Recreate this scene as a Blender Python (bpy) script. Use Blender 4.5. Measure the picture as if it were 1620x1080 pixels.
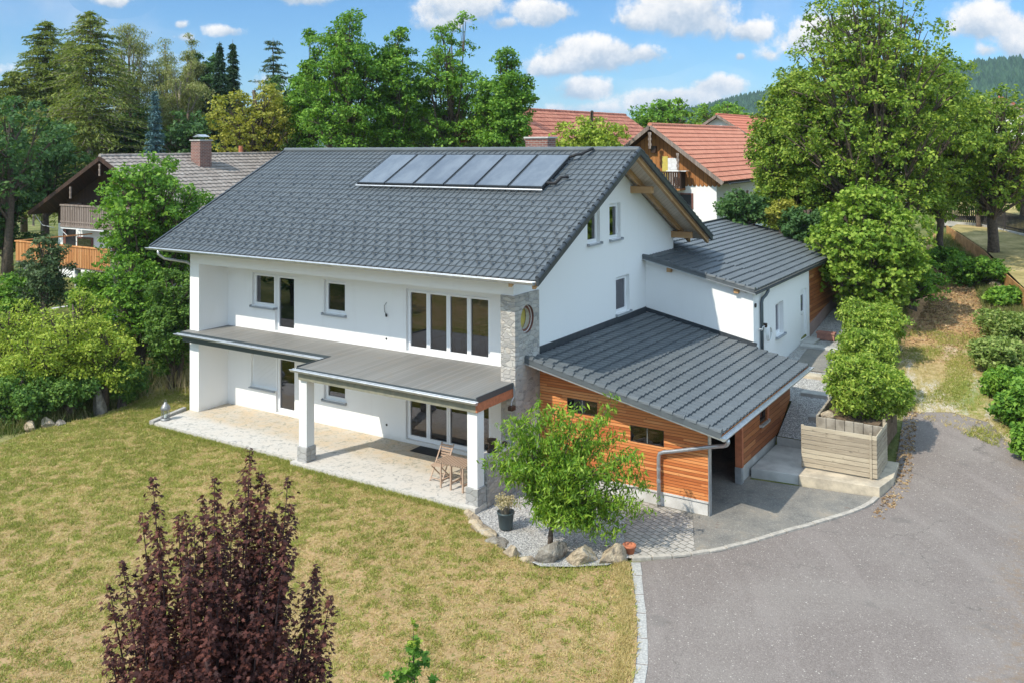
import bpy, math, random
import numpy as np
from mathutils import Vector, Matrix
from mathutils.geometry import tessellate_polygon, delaunay_2d_cdt
R = math.radians
scene = bpy.context.scene
C = scene.collection
for o in list(bpy.data.objects): bpy.data.objects.remove(o)

# ------------------------------------------------------------------ camera
CAM = Vector((13.622, -21.330, 9.443))
cam_data = bpy.data.cameras.new('camera'); cam = bpy.data.objects.new('camera', cam_data); C.objects.link(cam)
yaw, pit, rol = R(32.588), R(1.392), R(-0.333)
fw = Vector((-math.sin(yaw)*math.cos(pit), math.cos(yaw)*math.cos(pit), math.sin(pit)))
rt = Vector((math.cos(yaw), math.sin(yaw), 0)); up = rt.cross(fw)
rt2 = rt*math.cos(rol)+up*math.sin(rol); up2 = -rt*math.sin(rol)+up*math.cos(rol)
m = Matrix((rt2, up2, -fw)).transposed().to_4x4(); m.translation = CAM
cam.matrix_world = m
cam_data.sensor_width = 36; cam_data.lens = 1431.6/1620*36
cam_data.shift_y = -(540-194.07)/1620
cam_data.clip_start = .2; cam_data.clip_end = 6000
scene.camera = cam

# ------------------------------------------------------------------ light
SUN_DIR = Vector((0.32, 1.0, -1.15)).normalized()        # the way the light travels
SUN_EL = math.asin(-SUN_DIR.z)
SUN_AZ = math.atan2(-SUN_DIR.x, -SUN_DIR.y)              # from +Y, clockwise
sl = bpy.data.lights.new('sun', 'SUN'); sl.energy = 3.0; sl.angle = R(.55); sl.color = (1, .93, .80)
sun = bpy.data.objects.new('sun', sl); C.objects.link(sun)
sun.rotation_euler = SUN_DIR.to_track_quat('-Z', 'Y').to_euler()
scene.view_settings.view_transform = 'Standard'; scene.view_settings.look = 'None'
scene.view_settings.gamma = 1; scene.view_settings.exposure = 0.70

class N:                                                  # tiny node helper
    def __init__(s, tree): s.t = tree; s.n = tree.nodes; s.l = tree.links
    def new(s, kind, **kw):
        n = s.n.new('ShaderNode'+kind)
        for k, v in kw.items(): setattr(n, k, v)
        return n
    def put(s, sock, v):
        if v is None: return
        if isinstance(v, bpy.types.NodeSocket): s.l.new(v, sock)
        elif isinstance(v, (tuple, list)) and len(v) == 3 and sock.type == 'RGBA': sock.default_value = (*v, 1)
        else: sock.default_value = v
    def math(s, op, a, b=None, c=None, clamp=False):
        n = s.new('Math', operation=op, use_clamp=clamp); s.put(n.inputs[0], a)
        if b is not None: s.put(n.inputs[1], b)
        if c is not None: s.put(n.inputs[2], c)
        return n.outputs[0]
    def mix(s, f, a, b, mode='MIX'):
        n = s.new('Mix', data_type='RGBA', blend_type=mode); s.put(n.inputs[0], f); s.put(n.inputs[6], a); s.put(n.inputs[7], b); return n.outputs[2]
    def ramp(s, f, stops):
        n = s.new('ValToRGB'); e = n.color_ramp.elements
        while len(e) < len(stops): e.new(.5)
        for i, (p, c) in enumerate(stops):
            e[i].position = p; e[i].color = (*c, 1) if len(c) == 3 else c
        s.put(n.inputs[0], f); return n.outputs[0]
    def step(s, f, a, b):
        n = s.new('MapRange', interpolation_type='SMOOTHSTEP'); s.put(n.inputs[0], f); s.put(n.inputs[1], a); s.put(n.inputs[2], b); return n.outputs[0]
    def noise(s, vec, scale, detail=4, rough=.55, dim='3D', dist=0):
        n = s.new('TexNoise', noise_dimensions=dim); s.put(n.inputs['Vector'], vec); s.put(n.inputs['Scale'], scale)
        s.put(n.inputs['Detail'], detail); s.put(n.inputs['Roughness'], rough); s.put(n.inputs['Distortion'], dist); return n.outputs[0]
    def xyz(s, v):
        n = s.new('SeparateXYZ'); s.put(n.inputs[0], v); return n.outputs
    def comb(s, x, y, z):
        n = s.new('CombineXYZ'); s.put(n.inputs[0], x); s.put(n.inputs[1], y); s.put(n.inputs[2], z); return n.outputs[0]

world = bpy.data.worlds.new('World'); scene.world = world; world.use_nodes = True
w = N(world.node_tree); w.n.clear()
sky = w.new('TexSky', sky_type='NISHITA', sun_disc=False); sky.sun_elevation = SUN_EL; sky.sun_rotation = SUN_AZ
sky.altitude = 500; sky.air_density = 1.0; sky.dust_density = .6; sky.ozone_density = 2.2
tc = w.new('TexCoord').outputs['Generated']
sx, sy, sz = w.xyz(tc)[:3]
az = w.math('ARCTAN2', sx, sy); el = w.math('ARCSINE', sz)
HF = 1431.6
def pxdir(u, v):                                          # cloud centre directions, noted from the photograph
    d = fw + rt2*(u-810)/HF - up2*(v-194.07)/HF; d.normalize()
    return math.atan2(d.x, d.y), math.asin(d.z)
cn = w.noise(tc, 9, 7, .6); cn2 = w.noise(tc, 34, 6, .68)
nz = w.math('ADD', w.math('MULTIPLY', w.math('SUBTRACT', cn, .5), 1.5), w.math('MULTIPLY', w.math('SUBTRACT', cn2, .5), 1.15))
clouds = [(178,0,34,14,1),(357,50,46,15,1),(292,60,26,12,.8),(286,40,16,10,.7),(470,-6,75,16,.9),(735,8,95,34,1),(700,38,55,16,.6),
          (852,18,70,22,1),(800,36,34,14,.8),(945,86,110,30,1.15),(1020,86,62,20,.9),(880,104,60,20,1),(925,140,58,22,1),(1075,158,120,22,1),(1140,138,60,22,1),(950,172,110,14,.5),
          (1075,18,105,44,1.3),(1010,34,44,28,.9),(1130,40,60,30,.8),(1190,50,48,20,1),(1215,88,34,16,.6),(1172,90,13,8,.7),(1555,35,60,34,.9),(1612,62,42,42,1),(1560,80,30,14,.6),(4,112,30,14,.35),(60,150,60,14,.3),
          (300,130,80,16,.5),(1300,60,120,50,.8),(-150,60,120,30,.9),(1800,40,150,50,1),(430,130,70,20,.5),(1450,-60,150,40,.9),(900,-90,160,40,.9),(200,-120,160,40,.9)]
tot = None
for u, v, ru, rv, k in clouds:
    a0, e0 = pxdir(u, v); ra, re = ru/HF, rv/HF*1.15
    q = w.math('ADD', w.math('POWER', w.math('MULTIPLY', w.math('SUBTRACT', az, a0), 1/ra), 2.0), w.math('POWER', w.math('MULTIPLY', w.math('SUBTRACT', el, e0), 1/re), 2.0))
    mk = w.math('MULTIPLY', w.math('SUBTRACT', 1.0, w.math('SQRT', q)), k)
    tb = w.math('MULTIPLY', w.math('SUBTRACT', el, e0), 1/re)          # -1 at the cloud's base, 1 at its top
    wt = w.math('POWER', w.math('MAXIMUM', w.math('ADD', mk, .7), .001), 6.0)
    if tot is None: tot, num, den = mk, w.math('MULTIPLY', wt, tb), wt
    else: tot = w.math('SMOOTH_MAX', tot, mk, .25); num = w.math('ADD', num, w.math('MULTIPLY', wt, tb)); den = w.math('ADD', den, wt)
base = w.math('DIVIDE', num, den)
dens = w.step(w.math('ADD', tot, nz), .08, .50)
thin = w.math('MULTIPLY', w.step(w.math('ADD', w.noise(tc, 3.2, 6, .62), w.math('MULTIPLY', w.math('SUBTRACT', .35, el), .2)), .56, .82), .25)
dens = w.math('MAXIMUM', dens, thin)
shade = w.step(w.math('ADD', base, w.math('MULTIPLY', w.math('SUBTRACT', cn2, .5), 2.6)), -.85, .85)
ccol = w.mix(shade, (1.75, 2.3, 3.0), (4.5, 4.4, 4.3))
skyt = w.mix(1.0, sky.outputs[0], (.27, .45, .60), 'MULTIPLY')
col = w.mix(dens, skyt, ccol)
# unseen bluish cloud added overhead and behind the camera as fill for shaded walls
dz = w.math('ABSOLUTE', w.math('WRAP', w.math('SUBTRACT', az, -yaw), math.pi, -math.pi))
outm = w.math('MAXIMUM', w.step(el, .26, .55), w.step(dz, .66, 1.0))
fill_cloud = w.math('MULTIPLY', outm, w.step(w.noise(tc, 2.6, 6, .6), .30, .50))
col = w.mix(fill_cloud, col, (3.9, 5.2, 6.7))
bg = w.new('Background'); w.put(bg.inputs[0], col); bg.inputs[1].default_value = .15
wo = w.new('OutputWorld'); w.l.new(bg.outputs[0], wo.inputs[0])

# ------------------------------------------------------------------ materials
MATS = {}
def mat(name, base=(.5,.5,.5), rough=.8, var=None, vscale=3, bump=None, metal=0, spec=.4, fn=None):
    """var: second colour blended by noise; bump: (scale, strength); fn(n, P) -> (colour, height) for patterns of its own"""
    if name in MATS: return MATS[name]
    m = bpy.data.materials.new(name); m.use_nodes = True
    n = N(m.node_tree); b = n.n['Principled BSDF']; P = n.new('NewGeometry').outputs['Position']
    colr, h = base, None
    if var: colr = n.mix(n.step(n.noise(P, vscale, 6, .6), .35, .65), base, var)
    if fn: colr, h = fn(n, P)
    n.put(b.inputs['Base Color'], colr); b.inputs['Roughness'].default_value = rough
    b.inputs['Metallic'].default_value = metal; b.inputs['Specular IOR Level'].default_value = spec
    if bump: h2 = n.math('MULTIPLY', n.noise(P, bump[0], 5, .65), bump[1]); h = h2 if h is None else n.math('ADD', h, h2)
    if h is not None:
        bm = n.new('Bump'); bm.inputs['Strength'].default_value = 1; bm.inputs['Distance'].default_value = 1
        n.put(bm.inputs['Height'], h); n.put(b.inputs['Normal'], bm.outputs[0])
    MATS[name] = m; return m

def plaster_fn(n, P):
    x, y, z = n.xyz(P)[:3]
    st = n.noise(n.comb(n.math('MULTIPLY', x, 3), n.math('MULTIPLY', y, 3), n.math('MULTIPLY', z, .35)), 1, 5, .6)
    c = n.mix(n.step(st, .5, .9), (.80, .80, .79), (.75, .747, .735))
    spl = n.math('MULTIPLY', n.step(n.math('ADD', z, n.math('MULTIPLY', n.noise(P, 5, 5, .7), .35)), .42, .12), .45)
    c = n.mix(spl, c, (.52,.48,.40))
    return n.mix(n.math('MULTIPLY', n.step(n.noise(P, 2, 4), .4, .8), .25), c, (.78, .785, .79)), None
mat('plaster', rough=.9, fn=plaster_fn, bump=(90, .002), spec=.2)
mat('stud', (.20,.215,.23), .4); mat('lantern_metal', (.30,.31,.31), .45, (.22,.22,.22), 14, metal=.4); mat('white_paint', (.8,.8,.8), .45); mat('frame_white', (.82,.83,.84), .35)
mat('interior', (.36,.36,.35), .8, (.28,.28,.27), 1.5); mat('interior_floor', (.42,.41,.40), .6)
mat('dark', (.02,.02,.022), .6); mat('black_rubber', (.018,.018,.02), .7, bump=(120,.003))
mat('zinc', (.55,.57,.59), .38, (.45,.47,.49), 6, metal=.75); mat('zinc_dark', (.10,.12,.13), .45, metal=.5)
mat('fascia', (.26,.25,.19), .6, (.20,.20,.16), 5); mat('rust_board', (.50,.17,.08), .7, (.38,.13,.06), 8)
mat('sill', (.33,.35,.37), .5); mat('brass', (.45,.30,.08), .4, metal=.6)
def tile_fn(n, P):
    w_ = n.new('TexWhiteNoise', noise_dimensions='3D')
    s_ = n.new('VectorMath', operation='SNAP'); n.put(s_.inputs[0], P); s_.inputs[1].default_value = (.3,.33,.33); n.put(w_.inputs['Vector'], s_.outputs[0])
    c = n.mix(w_.outputs[0], (.080,.092,.101), (.098,.112,.121))
    d = n.step(n.noise(P, 1.1, 7, .7), .45, .75); c = n.mix(n.math('MULTIPLY', d, .22), c, (.150,.155,.155))
    return n.mix(n.math('MULTIPLY', n.step(n.noise(P, 60, 2, .5), .6, .75), .25), c, (.19,.19,.18)), None
mat('tile', rough=.42, fn=tile_fn, bump=(150,.0006), spec=.5)
mat('tile_trim', (.028,.036,.044), .4, (.045,.052,.06), 5)
def deck_fn(n, P):
    x, y, z = n.xyz(P)[:3]
    f = n.math('FRACT', n.math('MULTIPLY', x, 1/.125)); g = n.math('LESS_THAN', f, .12)
    idx = n.math('FLOOR', n.math('MULTIPLY', x, 1/.125)); wn = n.new('TexWhiteNoise', noise_dimensions='1D'); n.put(wn.inputs['W'], idx)
    c = n.mix(wn.outputs[0], (.185,.182,.172), (.235,.230,.218)); c = n.mix(n.step(n.noise(P, 2.2, 6, .7), .5, .8), c, (.23,.20,.165))
    return n.mix(n.math('MULTIPLY', g, .55), c, (.12,.115,.11)), n.math('MULTIPLY', g, -.004)
mat('deck', rough=.6, fn=deck_fn)
def boards(axis, wdt, cols, gapc, gap=.07, lw=2.6, relief=.012, streak=1):
    """horizontal ('h') or upright ('v') timber boards, each with its own tone, knots and grain"""
    def f(n, P):
        x, y, z = n.xyz(P)[:3]
        a = n.math('ADD', x, y) if axis == 'v' else z
        l = z if axis == 'v' else n.math('ADD', x, y)
        s = n.math('MULTIPLY', a, 1/wdt); i = n.math('FLOOR', s); fr = n.math('FRACT', s)
        off = n.new('TexWhiteNoise', noise_dimensions='1D'); n.put(off.inputs['W'], i)
        li = n.math('FLOOR', n.math('ADD', n.math('MULTIPLY', l, 1/lw), n.math('MULTIPLY', off.outputs[0], 7)))
        wn = n.new('TexWhiteNoise', noise_dimensions='2D'); n.put(wn.inputs['Vector'], n.comb(i, li, 0))
        v = n.comb(n.math('MULTIPLY', l, 1.3), n.math('MULTIPLY', a, 22), n.math('MULTIPLY', wn.outputs[0], 30))
        gr = n.noise(v, 1.6, 6, .65)
        fac = n.math('ADD', n.math('MULTIPLY', wn.outputs[0], .6), n.math('MULTIPLY', n.math('SUBTRACT', gr, .3), .9*streak), clamp=True)
        k = len(cols); c = n.ramp(fac, [(j/(k-1), q) for j, q in enumerate(cols)])
        kn = n.step(n.noise(n.comb(n.math('MULTIPLY', l, 3), n.math('MULTIPLY', a, 9), i), 1.7, 1, .5), .70, .76)
        c = n.mix(n.math('MULTIPLY', kn, .6), c, gapc)
        g = n.math('LESS_THAN', fr, gap)
        return n.mix(g, c, gapc), n.math('ADD', n.math('MULTIPLY', g, -relief), n.math('MULTIPLY', gr, .002))
    return f
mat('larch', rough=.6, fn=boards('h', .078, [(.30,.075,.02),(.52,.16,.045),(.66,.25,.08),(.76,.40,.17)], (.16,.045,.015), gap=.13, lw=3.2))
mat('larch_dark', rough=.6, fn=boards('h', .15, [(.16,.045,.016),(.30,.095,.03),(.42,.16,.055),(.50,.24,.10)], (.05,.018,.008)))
mat('rafter', rough=.7, fn=boards('h', 3.0, [(.36,.20,.09),(.48,.29,.14),(.58,.38,.20)], (.3,.17,.08), gap=0, relief=0))
mat('soffit', rough=.7, fn=boards('v', .16, [(.52,.42,.32),(.60,.50,.40),(.66,.56,.46)], (.32,.24,.17), relief=.004))
mat('grey_wood', rough=.85, fn=boards('h', .131, [(.22,.18,.13),(.36,.30,.22),(.52,.45,.33)], (.08,.07,.05), lw=9, gap=0, relief=0, streak=1.5))
mat('teak', rough=.7, fn=boards('h', 5, [(.30,.20,.14),(.42,.30,.22),(.50,.38,.30)], (.2,.14,.1), gap=0))
mat('chalet_wood', rough=.8, fn=boards('v', .17, [(.035,.018,.012),(.055,.028,.018),(.08,.042,.026)], (.012,.007,.005)))
mat('farm_wood', rough=.75, fn=boards('v', .24, [(.20,.075,.02),(.34,.14,.04),(.44,.20,.06)], (.05,.02,.01)))
mat('orange_wood', rough=.7, fn=boards('v', .14, [(.42,.16,.05),(.58,.26,.09),(.66,.34,.14)], (.2,.07,.02), gap=0))
mat('old_wood', rough=.85, fn=boards('v', .13, [(.16,.12,.10),(.24,.19,.16),(.30,.25,.22)], (.06,.04,.03)))
mat('black_wood', (.025,.022,.022), .8, (.045,.04,.038), 6)
def stone_fn(cols, mortar, sc=(3.2, 3.2, 4.6), md=.035, depth=.02):
    def f(n, P):
        x, y, z = n.xyz(P)[:3]
        wob = n.noise(P, 3, 3, .6)
        v = n.comb(n.math('MULTIPLY', n.math('ADD', x, n.math('MULTIPLY', wob, .15)), sc[0]), n.math('MULTIPLY', n.math('ADD', y, n.math('MULTIPLY', wob, .15)), sc[1]), n.math('MULTIPLY', z, sc[2]))
        a = n.new('TexVoronoi', feature='F1'); n.put(a.inputs['Vector'], v); a.inputs['Scale'].default_value = 1; a.inputs['Randomness'].default_value = .85
        e = n.new('TexVoronoi', feature='DISTANCE_TO_EDGE'); n.put(e.inputs['Vector'], v); e.inputs['Scale'].default_value = 1; e.inputs['Randomness'].default_value = .85
        r = n.xyz(a.outputs['Color'])[0]
        k = len(cols); c = n.ramp(r, [(j/(k-1), q) for j, q in enumerate(cols)])
        c = n.mix(n.math('MULTIPLY', n.noise(P, 14, 6, .7), .7), c, n.mix(.5, c, (.08,.08,.075)))
        e_ = n.step(e.outputs[0], md*.4, md*1.8)
        return n.mix(e_, mortar, c), n.math('MULTIPLY', e_, depth)
    return f
mat('rubble', rough=.95, fn=stone_fn([(.34,.33,.31),(.46,.44,.42),(.55,.50,.44),(.60,.58,.54)], (.45,.43,.40), (4.6,4.6,8.5), .05), bump=(22,.03))
mat('plinth_stone', rough=.95, fn=stone_fn([(.36,.36,.35),(.46,.45,.44),(.54,.53,.51)], (.38,.37,.35), (3.4,3.4,6.5)), bump=(24,.02))
mat('granite', (.46,.445,.41), .85, (.30,.29,.275), 22, bump=(60,.006)); mat('kerb_stone', (.46,.42,.36), .9, (.33,.30,.26), 7, bump=(40,.006))
mat('concrete', (.50,.49,.46), .9, (.36,.35,.33), 1.4, bump=(30,.005)); mat('concrete_pale', (.62,.60,.57), .9, (.45,.43,.40), 1.2, bump=(30,.004))
mat('concrete_pink', (.34,.24,.21), .9, (.28,.20,.18), 1.0, bump=(30,.004))
mat('concrete_tan', (.56,.48,.36), .9, (.36,.31,.24), 2.2, bump=(30,.006))
mat('rock', rough=.95, fn=lambda n, P: (n.ramp(n.noise(P, 3.0, 7, .65, dist=.8), [(.28,(.13,.11,.09)),(.45,(.34,.27,.19)),(.55,(.50,.40,.27)),(.72,(.36,.35,.33))]), None), bump=(9,.09))
mat('rock_grey', rough=.95, fn=lambda n, P: (n.ramp(n.noise(P, 3.4, 7, .7, dist=1), [(.3,(.10,.09,.08)),(.5,(.26,.23,.19)),(.72,(.38,.36,.32))]), None), bump=(9,.09))
def brick_fn(c1, c2, mo, sc=1.0):
    def f(n, P):
        x, y, z = n.xyz(P)[:3]
        b = n.new('TexBrick'); n.put(b.inputs['Vector'], n.comb(n.math('ADD', x, y), z, 0)); b.inputs['Scale'].default_value = sc
        b.inputs['Brick Width'].default_value = .25; b.inputs['Row Height'].default_value = .083; b.inputs['Mortar Size'].default_value = .009
        n.put(b.inputs['Color1'], c1); n.put(b.inputs['Color2'], c2); n.put(b.inputs['Mortar'], mo)
        return b.outputs[0], n.math('MULTIPLY', b.outputs[1], -.006)
    return f
mat('brick', rough=.9, fn=brick_fn((.26,.11,.08),(.17,.075,.06),(.34,.31,.28)), bump=(30,.006))
def slab_fn(n, P):                                       # stamped, weathered terrace concrete
    x, y, z = n.xyz(P)[:3]
    e = n.new('TexVoronoi', feature='DISTANCE_TO_EDGE'); n.put(e.inputs['Vector'], n.comb(n.math('MULTIPLY', x, 1.5), n.math('MULTIPLY', y, 2.4), n.noise(P, 2, 3))); e.inputs['Scale'].default_value = 1
    a = n.noise(P, 1.6, 7, .7); b = n.noise(P, 5, 6, .7, dist=1.4)
    c = n.mix(n.step(a, .38, .62), (.50,.45,.38), (.52,.42,.30))
    c = n.mix(n.math('MULTIPLY', n.step(b, .53, .62), .75), c, (.24,.25,.20))
    c = n.mix(n.math('MULTIPLY', n.step(e.outputs[0], .05, .0), .25), c, (.3,.27,.22))
    edge = n.step(y, -.15, -.75); c = n.mix(n.math('MULTIPLY', edge, .75), c, n.mix(n.step(b, .5, .66), (.56,.54,.51), (.30,.30,.29)))
    return c, n.math('MULTIPLY', b, .006)
mat('stamped', rough=.85, fn=slab_fn)
def lawn_fn(n, P):
    a = n.noise(P, .20, 3, .5); b = n.noise(P, 1.1, 4, .6); c = n.noise(P, 3.6, 4, .65); d = n.noise(P, 11, 4, .75); e = n.noise(P, 38, 3, .7)
    x, y, z = n.xyz(P)[:3]
    # greener towards the side away from the drive, straw-coloured by it
    s = n.math('ADD', n.math('MULTIPLY', n.math('ADD', n.math('ADD', x, 5), n.math('MULTIPLY', y, -.6)), -.0075), -.034)
    f = n.math('ADD', n.math('ADD', n.math('MULTIPLY', b, .20), n.math('MULTIPLY', c, .36)), n.math('MULTIPLY', d, .54))
    f = n.math('ADD', n.math('ADD', f, s), n.math('MULTIPLY', n.math('SUBTRACT', a, .5), .30))
    straw = n.mix(n.step(n.noise(P, 9, 5, .7), .35, .65), (.48,.30,.14), (.66,.46,.24))
    straw = n.mix(n.math('MULTIPLY', n.step(e, .42, .62), .65), straw, (.22,.165,.075))
    straw = n.mix(n.math('MULTIPLY', n.step(n.noise(P, .55, 5, .65), .50, .60), .65), straw, (.60,.38,.21))
    straw = n.mix(n.math('MULTIPLY', n.step(n.noise(P, 1.9, 5, .7), .60, .68), .5), straw, (.30,.20,.10))
    tuft = n.math('MULTIPLY', n.step(n.noise(P, 6.5, 4, .7), .54, .59), n.step(c, .38, .50))
    straw = n.mix(n.math('MULTIPLY', tuft, .8), straw, (.15,.19,.035))
    green = n.mix(n.step(n.noise(P, 7, 5, .7), .35, .65), (.12,.17,.025), (.28,.30,.055))
    mid = n.mix(n.step(d, .4, .6), (.32,.27,.08), (.44,.35,.13))
    col = n.mix(n.step(f, .48, .55), straw, mid); col = n.mix(n.step(f, .54, .63), col, green); col = n.mix(n.math('MULTIPLY', n.step(e, .54, .38), .6), col, n.mix(.5, col, (.06,.07,.02)))
    return col, n.math('ADD', n.math('MULTIPLY', d, .03), n.math('MULTIPLY', e, .02))
mat('lawn', rough=1, fn=lawn_fn, spec=.1, bump=(70,.03))
mat('earth', rough=1, spec=.1, fn=lambda n, P: (n.ramp(n.noise(P, .9, 7, .7), [(.3,(.07,.09,.03)),(.5,(.14,.16,.05)),(.65,(.26,.24,.10)),(.8,(.34,.29,.14))]), None), bump=(8,.06))
mat('dry_field', rough=1, spec=.1, fn=lambda n, P: (n.ramp(n.noise(P, .8, 7, .7), [(.3,(.14,.13,.05)),(.5,(.34,.28,.12)),(.7,(.52,.40,.20))]), None), bump=(8,.05))
def track_fn(n, P):
    x, y, z = n.xyz(P)[:3]
    a = n.noise(P, .7, 6, .7); b = n.noise(P, 4, 6, .75); d = n.noise(P, 24, 3, .7)
    f = n.math('ADD', n.math('MULTIPLY', b, .6), n.math('MULTIPLY', d, .4))
    leaf = n.ramp(f, [(.3,(.17,.085,.045)),(.45,(.38,.22,.11)),(.58,(.58,.36,.18)),(.75,(.72,.54,.32))])
    grass = n.ramp(f, [(.3,(.16,.16,.05)),(.48,(.36,.30,.12)),(.6,(.54,.43,.24)),(.75,(.62,.56,.46))])
    bare = n.math('MULTIPLY', n.step(n.noise(n.comb(n.math('MULTIPLY', n.math('ADD', x, n.math('MULTIPLY', y, .12)), 1.5), n.math('MULTIPLY', y, .35), 0), 1, 5, .7), .50, .60), n.step(d, .3, .6))
    grass = n.mix(bare, grass, (.62,.55,.47))
    gx_ = n.math('ADD', n.math('POWER', n.math('SUBTRACT', n.math('ADD', x, n.math('MULTIPLY', y, .15)), 11.9), 2.0), n.math('POWER', n.math('MULTIPLY', n.math('SUBTRACT', y, 13.6), .38), 2.0))
    grass = n.mix(n.math('MULTIPLY', n.step(n.math('ADD', gx_, n.math('MULTIPLY', b, 2.0)), 1.7, .9), .8), grass, n.mix(d, (.10,.17,.02), (.26,.32,.05)))
    k = n.step(n.math('ADD', y, n.math('MULTIPLY', a, 9)), 19.0, 24)
    return n.mix(k, grass, leaf), n.math('MULTIPLY', d, .03)
mat('track', rough=1, fn=track_fn, spec=.1, bump=(30,.04))
def gravel_fn(c1, c2, c3, sc=38):
    def f(n, P):
        a = n.new('TexVoronoi', feature='F1'); n.put(a.inputs['Vector'], P); a.inputs['Scale'].default_value = sc
        r = n.xyz(a.outputs['Color'])[0]
        c = n.ramp(r, [(0, c1), (.5, c2), (1, c3)]); c = n.mix(n.step(n.noise(P, 1.3, 5, .6), .5, .8), c, n.mix(.5, c, (.3,.24,.16)))
        return n.mix(n.step(a.outputs['Distance'], .35, .75), c, n.mix(.6, c, (.08,.08,.08))), n.math('MULTIPLY', a.outputs['Distance'], -.018)
    return f
mat('gravel', rough=.95, fn=gravel_fn((.30,.30,.30),(.46,.45,.43),(.64,.62,.59), 30))
def asphalt_fn(n, P):
    a = n.new('TexVoronoi', feature='F1'); n.put(a.inputs['Vector'], P); a.inputs['Scale'].default_value = 48
    r = n.xyz(a.outputs['Color'])[0]
    c = n.ramp(r, [(0,(.155,.128,.113)),(.6,(.20,.168,.150)),(.97,(.24,.205,.183)),(.992,(.36,.32,.28)),(1,(.55,.50,.44))])
    big = n.noise(P, .35, 5, .6); c = n.mix(n.math('MULTIPLY', n.step(big, .42, .7), .6), c, n.mix(.5, c, (.29,.26,.23)))
    st = n.noise(P, 1.1, 7, .75, dist=.6); c = n.mix(n.math('MULTIPLY', n.step(st, .60, .78), .35), c, (.10,.095,.09))
    x, y, z = n.xyz(P)[:3]
    # faint wheel tracks following the bend, a few dark stains, hairline cracks
    rr_ = n.math('SQRT', n.math('ADD', n.math('POWER', n.math('ADD', x, 3.0), 2.0), n.math('POWER', n.math('ADD', y, 8.0), 2.0)))
    trk = n.noise(n.comb(n.math('MULTIPLY', rr_, 1.3), n.math('MULTIPLY', y, .12), 0), 1, 3, .5)
    c = n.mix(n.math('MULTIPLY', n.step(trk, .52, .62), .22), c, (.29,.25,.225))
    c = n.mix(n.math('MULTIPLY', n.step(n.noise(P, .9, 3, .5), .66, .72), .35), c, (.11,.10,.09))
    cr = n.new('TexVoronoi', feature='DISTANCE_TO_EDGE'); n.put(cr.inputs['Vector'], n.comb(n.math('ADD', x, n.math('MULTIPLY', n.noise(P, 1.1, 5, .7), 1.6)), n.math('ADD', y, n.math('MULTIPLY', n.noise(P, .9, 5, .7), 1.6)), 0)); cr.inputs['Scale'].default_value = .22
    c = n.mix(n.math('MULTIPLY', n.math('MULTIPLY', n.step(cr.outputs[0], .006, .001), n.step(big, .45, .6)), .6), c, (.08,.07,.06))
    lf = n.math('MULTIPLY', n.step(n.math('ADD', x, n.math('MULTIPLY', n.noise(P, 1.2, 5, .7), 3.2)), 13.0, 14.2), n.step(n.noise(P, 6, 5, .75), .42, .62))
    c = n.mix(n.math('MULTIPLY', lf, .6), c, (.22,.15,.09))
    return c, n.math('MULTIPLY', a.outputs['Distance'], -.008)
mat('asphalt', rough=.9, fn=asphalt_fn)
def court_fn(n, P):
    a = n.noise(P, 1.1, 7, .72); b = n.noise(P, 34, 3, .7)
    c = n.ramp(a, [(.3,(.10,.098,.09)),(.44,(.19,.18,.16)),(.58,(.25,.23,.195)),(.75,(.40,.33,.24))])
    v = n.new('TexVoronoi', feature='F1'); n.put(v.inputs['Vector'], P); v.inputs['Scale'].default_value = 40
    c = n.mix(n.math('MULTIPLY', n.step(n.xyz(v.outputs['Color'])[0], .7, 1.0), .5), c, (.42,.40,.36))
    c = n.mix(n.math('MULTIPLY', n.step(n.noise(P, 2.6, 6, .75), .60, .68), .6), c, (.16,.09,.06))
    return n.mix(n.math('MULTIPLY', b, .45), c, (.10,.095,.09)), n.math('MULTIPLY', b, .01)
mat('court', rough=.9, fn=court_fn)
def paver_fn(n, P):
    b = n.new('TexBrick'); rotv = n.new('VectorRotate', rotation_type='Z_AXIS'); n.put(rotv.inputs['Vector'], P); rotv.inputs['Angle'].default_value = R(24)
    n.put(b.inputs['Vector'], rotv.outputs[0]); b.inputs['Scale'].default_value = 1; b.inputs['Brick Width'].default_value = .22; b.inputs['Row Height'].default_value = .17; b.inputs['Mortar Size'].default_value = .012
    n.put(b.inputs['Color1'], (.42,.385,.34)); n.put(b.inputs['Color2'], (.34,.315,.28)); n.put(b.inputs['Mortar'], (.17,.16,.13))
    c = n.mix(n.math('MULTIPLY', n.step(n.noise(P, 1.5, 6, .7), .5, .75), .6), b.outputs[0], (.18,.17,.155))
    return c, n.math('MULTIPLY', b.outputs[1], -.01)
mat('pavers', rough=.9, fn=paver_fn, bump=(40,.006))
def old_tile_fn(c1, c2, c3):
    def f(n, P):
        a = n.noise(P, 3.2, 6, .7); b = n.noise(P, .5, 5, .6)
        return n.mix(n.math('MULTIPLY', n.step(b, .4, .7), .5), n.ramp(a, [(.3,c1),(.5,c2),(.7,c3)]), n.mix(.5, c2, c1)), None
    return f
mat('grey_old_tile', rough=.9, fn=old_tile_fn((.14,.115,.10),(.26,.225,.20),(.36,.33,.30)))
mat('red_tile', rough=.8, fn=old_tile_fn((.38,.13,.08),(.50,.20,.125),(.56,.26,.17)))
mat('barn_tile', rough=.85, fn=old_tile_fn((.17,.065,.045),(.38,.14,.09),(.48,.25,.17)))
mat('orange_roof', (.50,.17,.10), .8, (.44,.14,.08), 2)
mat('corten', rough=.8, fn=lambda n, P: (n.ramp(n.noise(P, 2.2, 7, .7), [(.3,(.22,.11,.04)),(.5,(.42,.22,.08)),(.7,(.52,.32,.12))]), None))
mat('terracotta', (.50,.18,.09), .8, (.38,.13,.07), 8); mat('terracotta_old', (.42,.20,.15), .9, (.30,.15,.12), 9)
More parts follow.
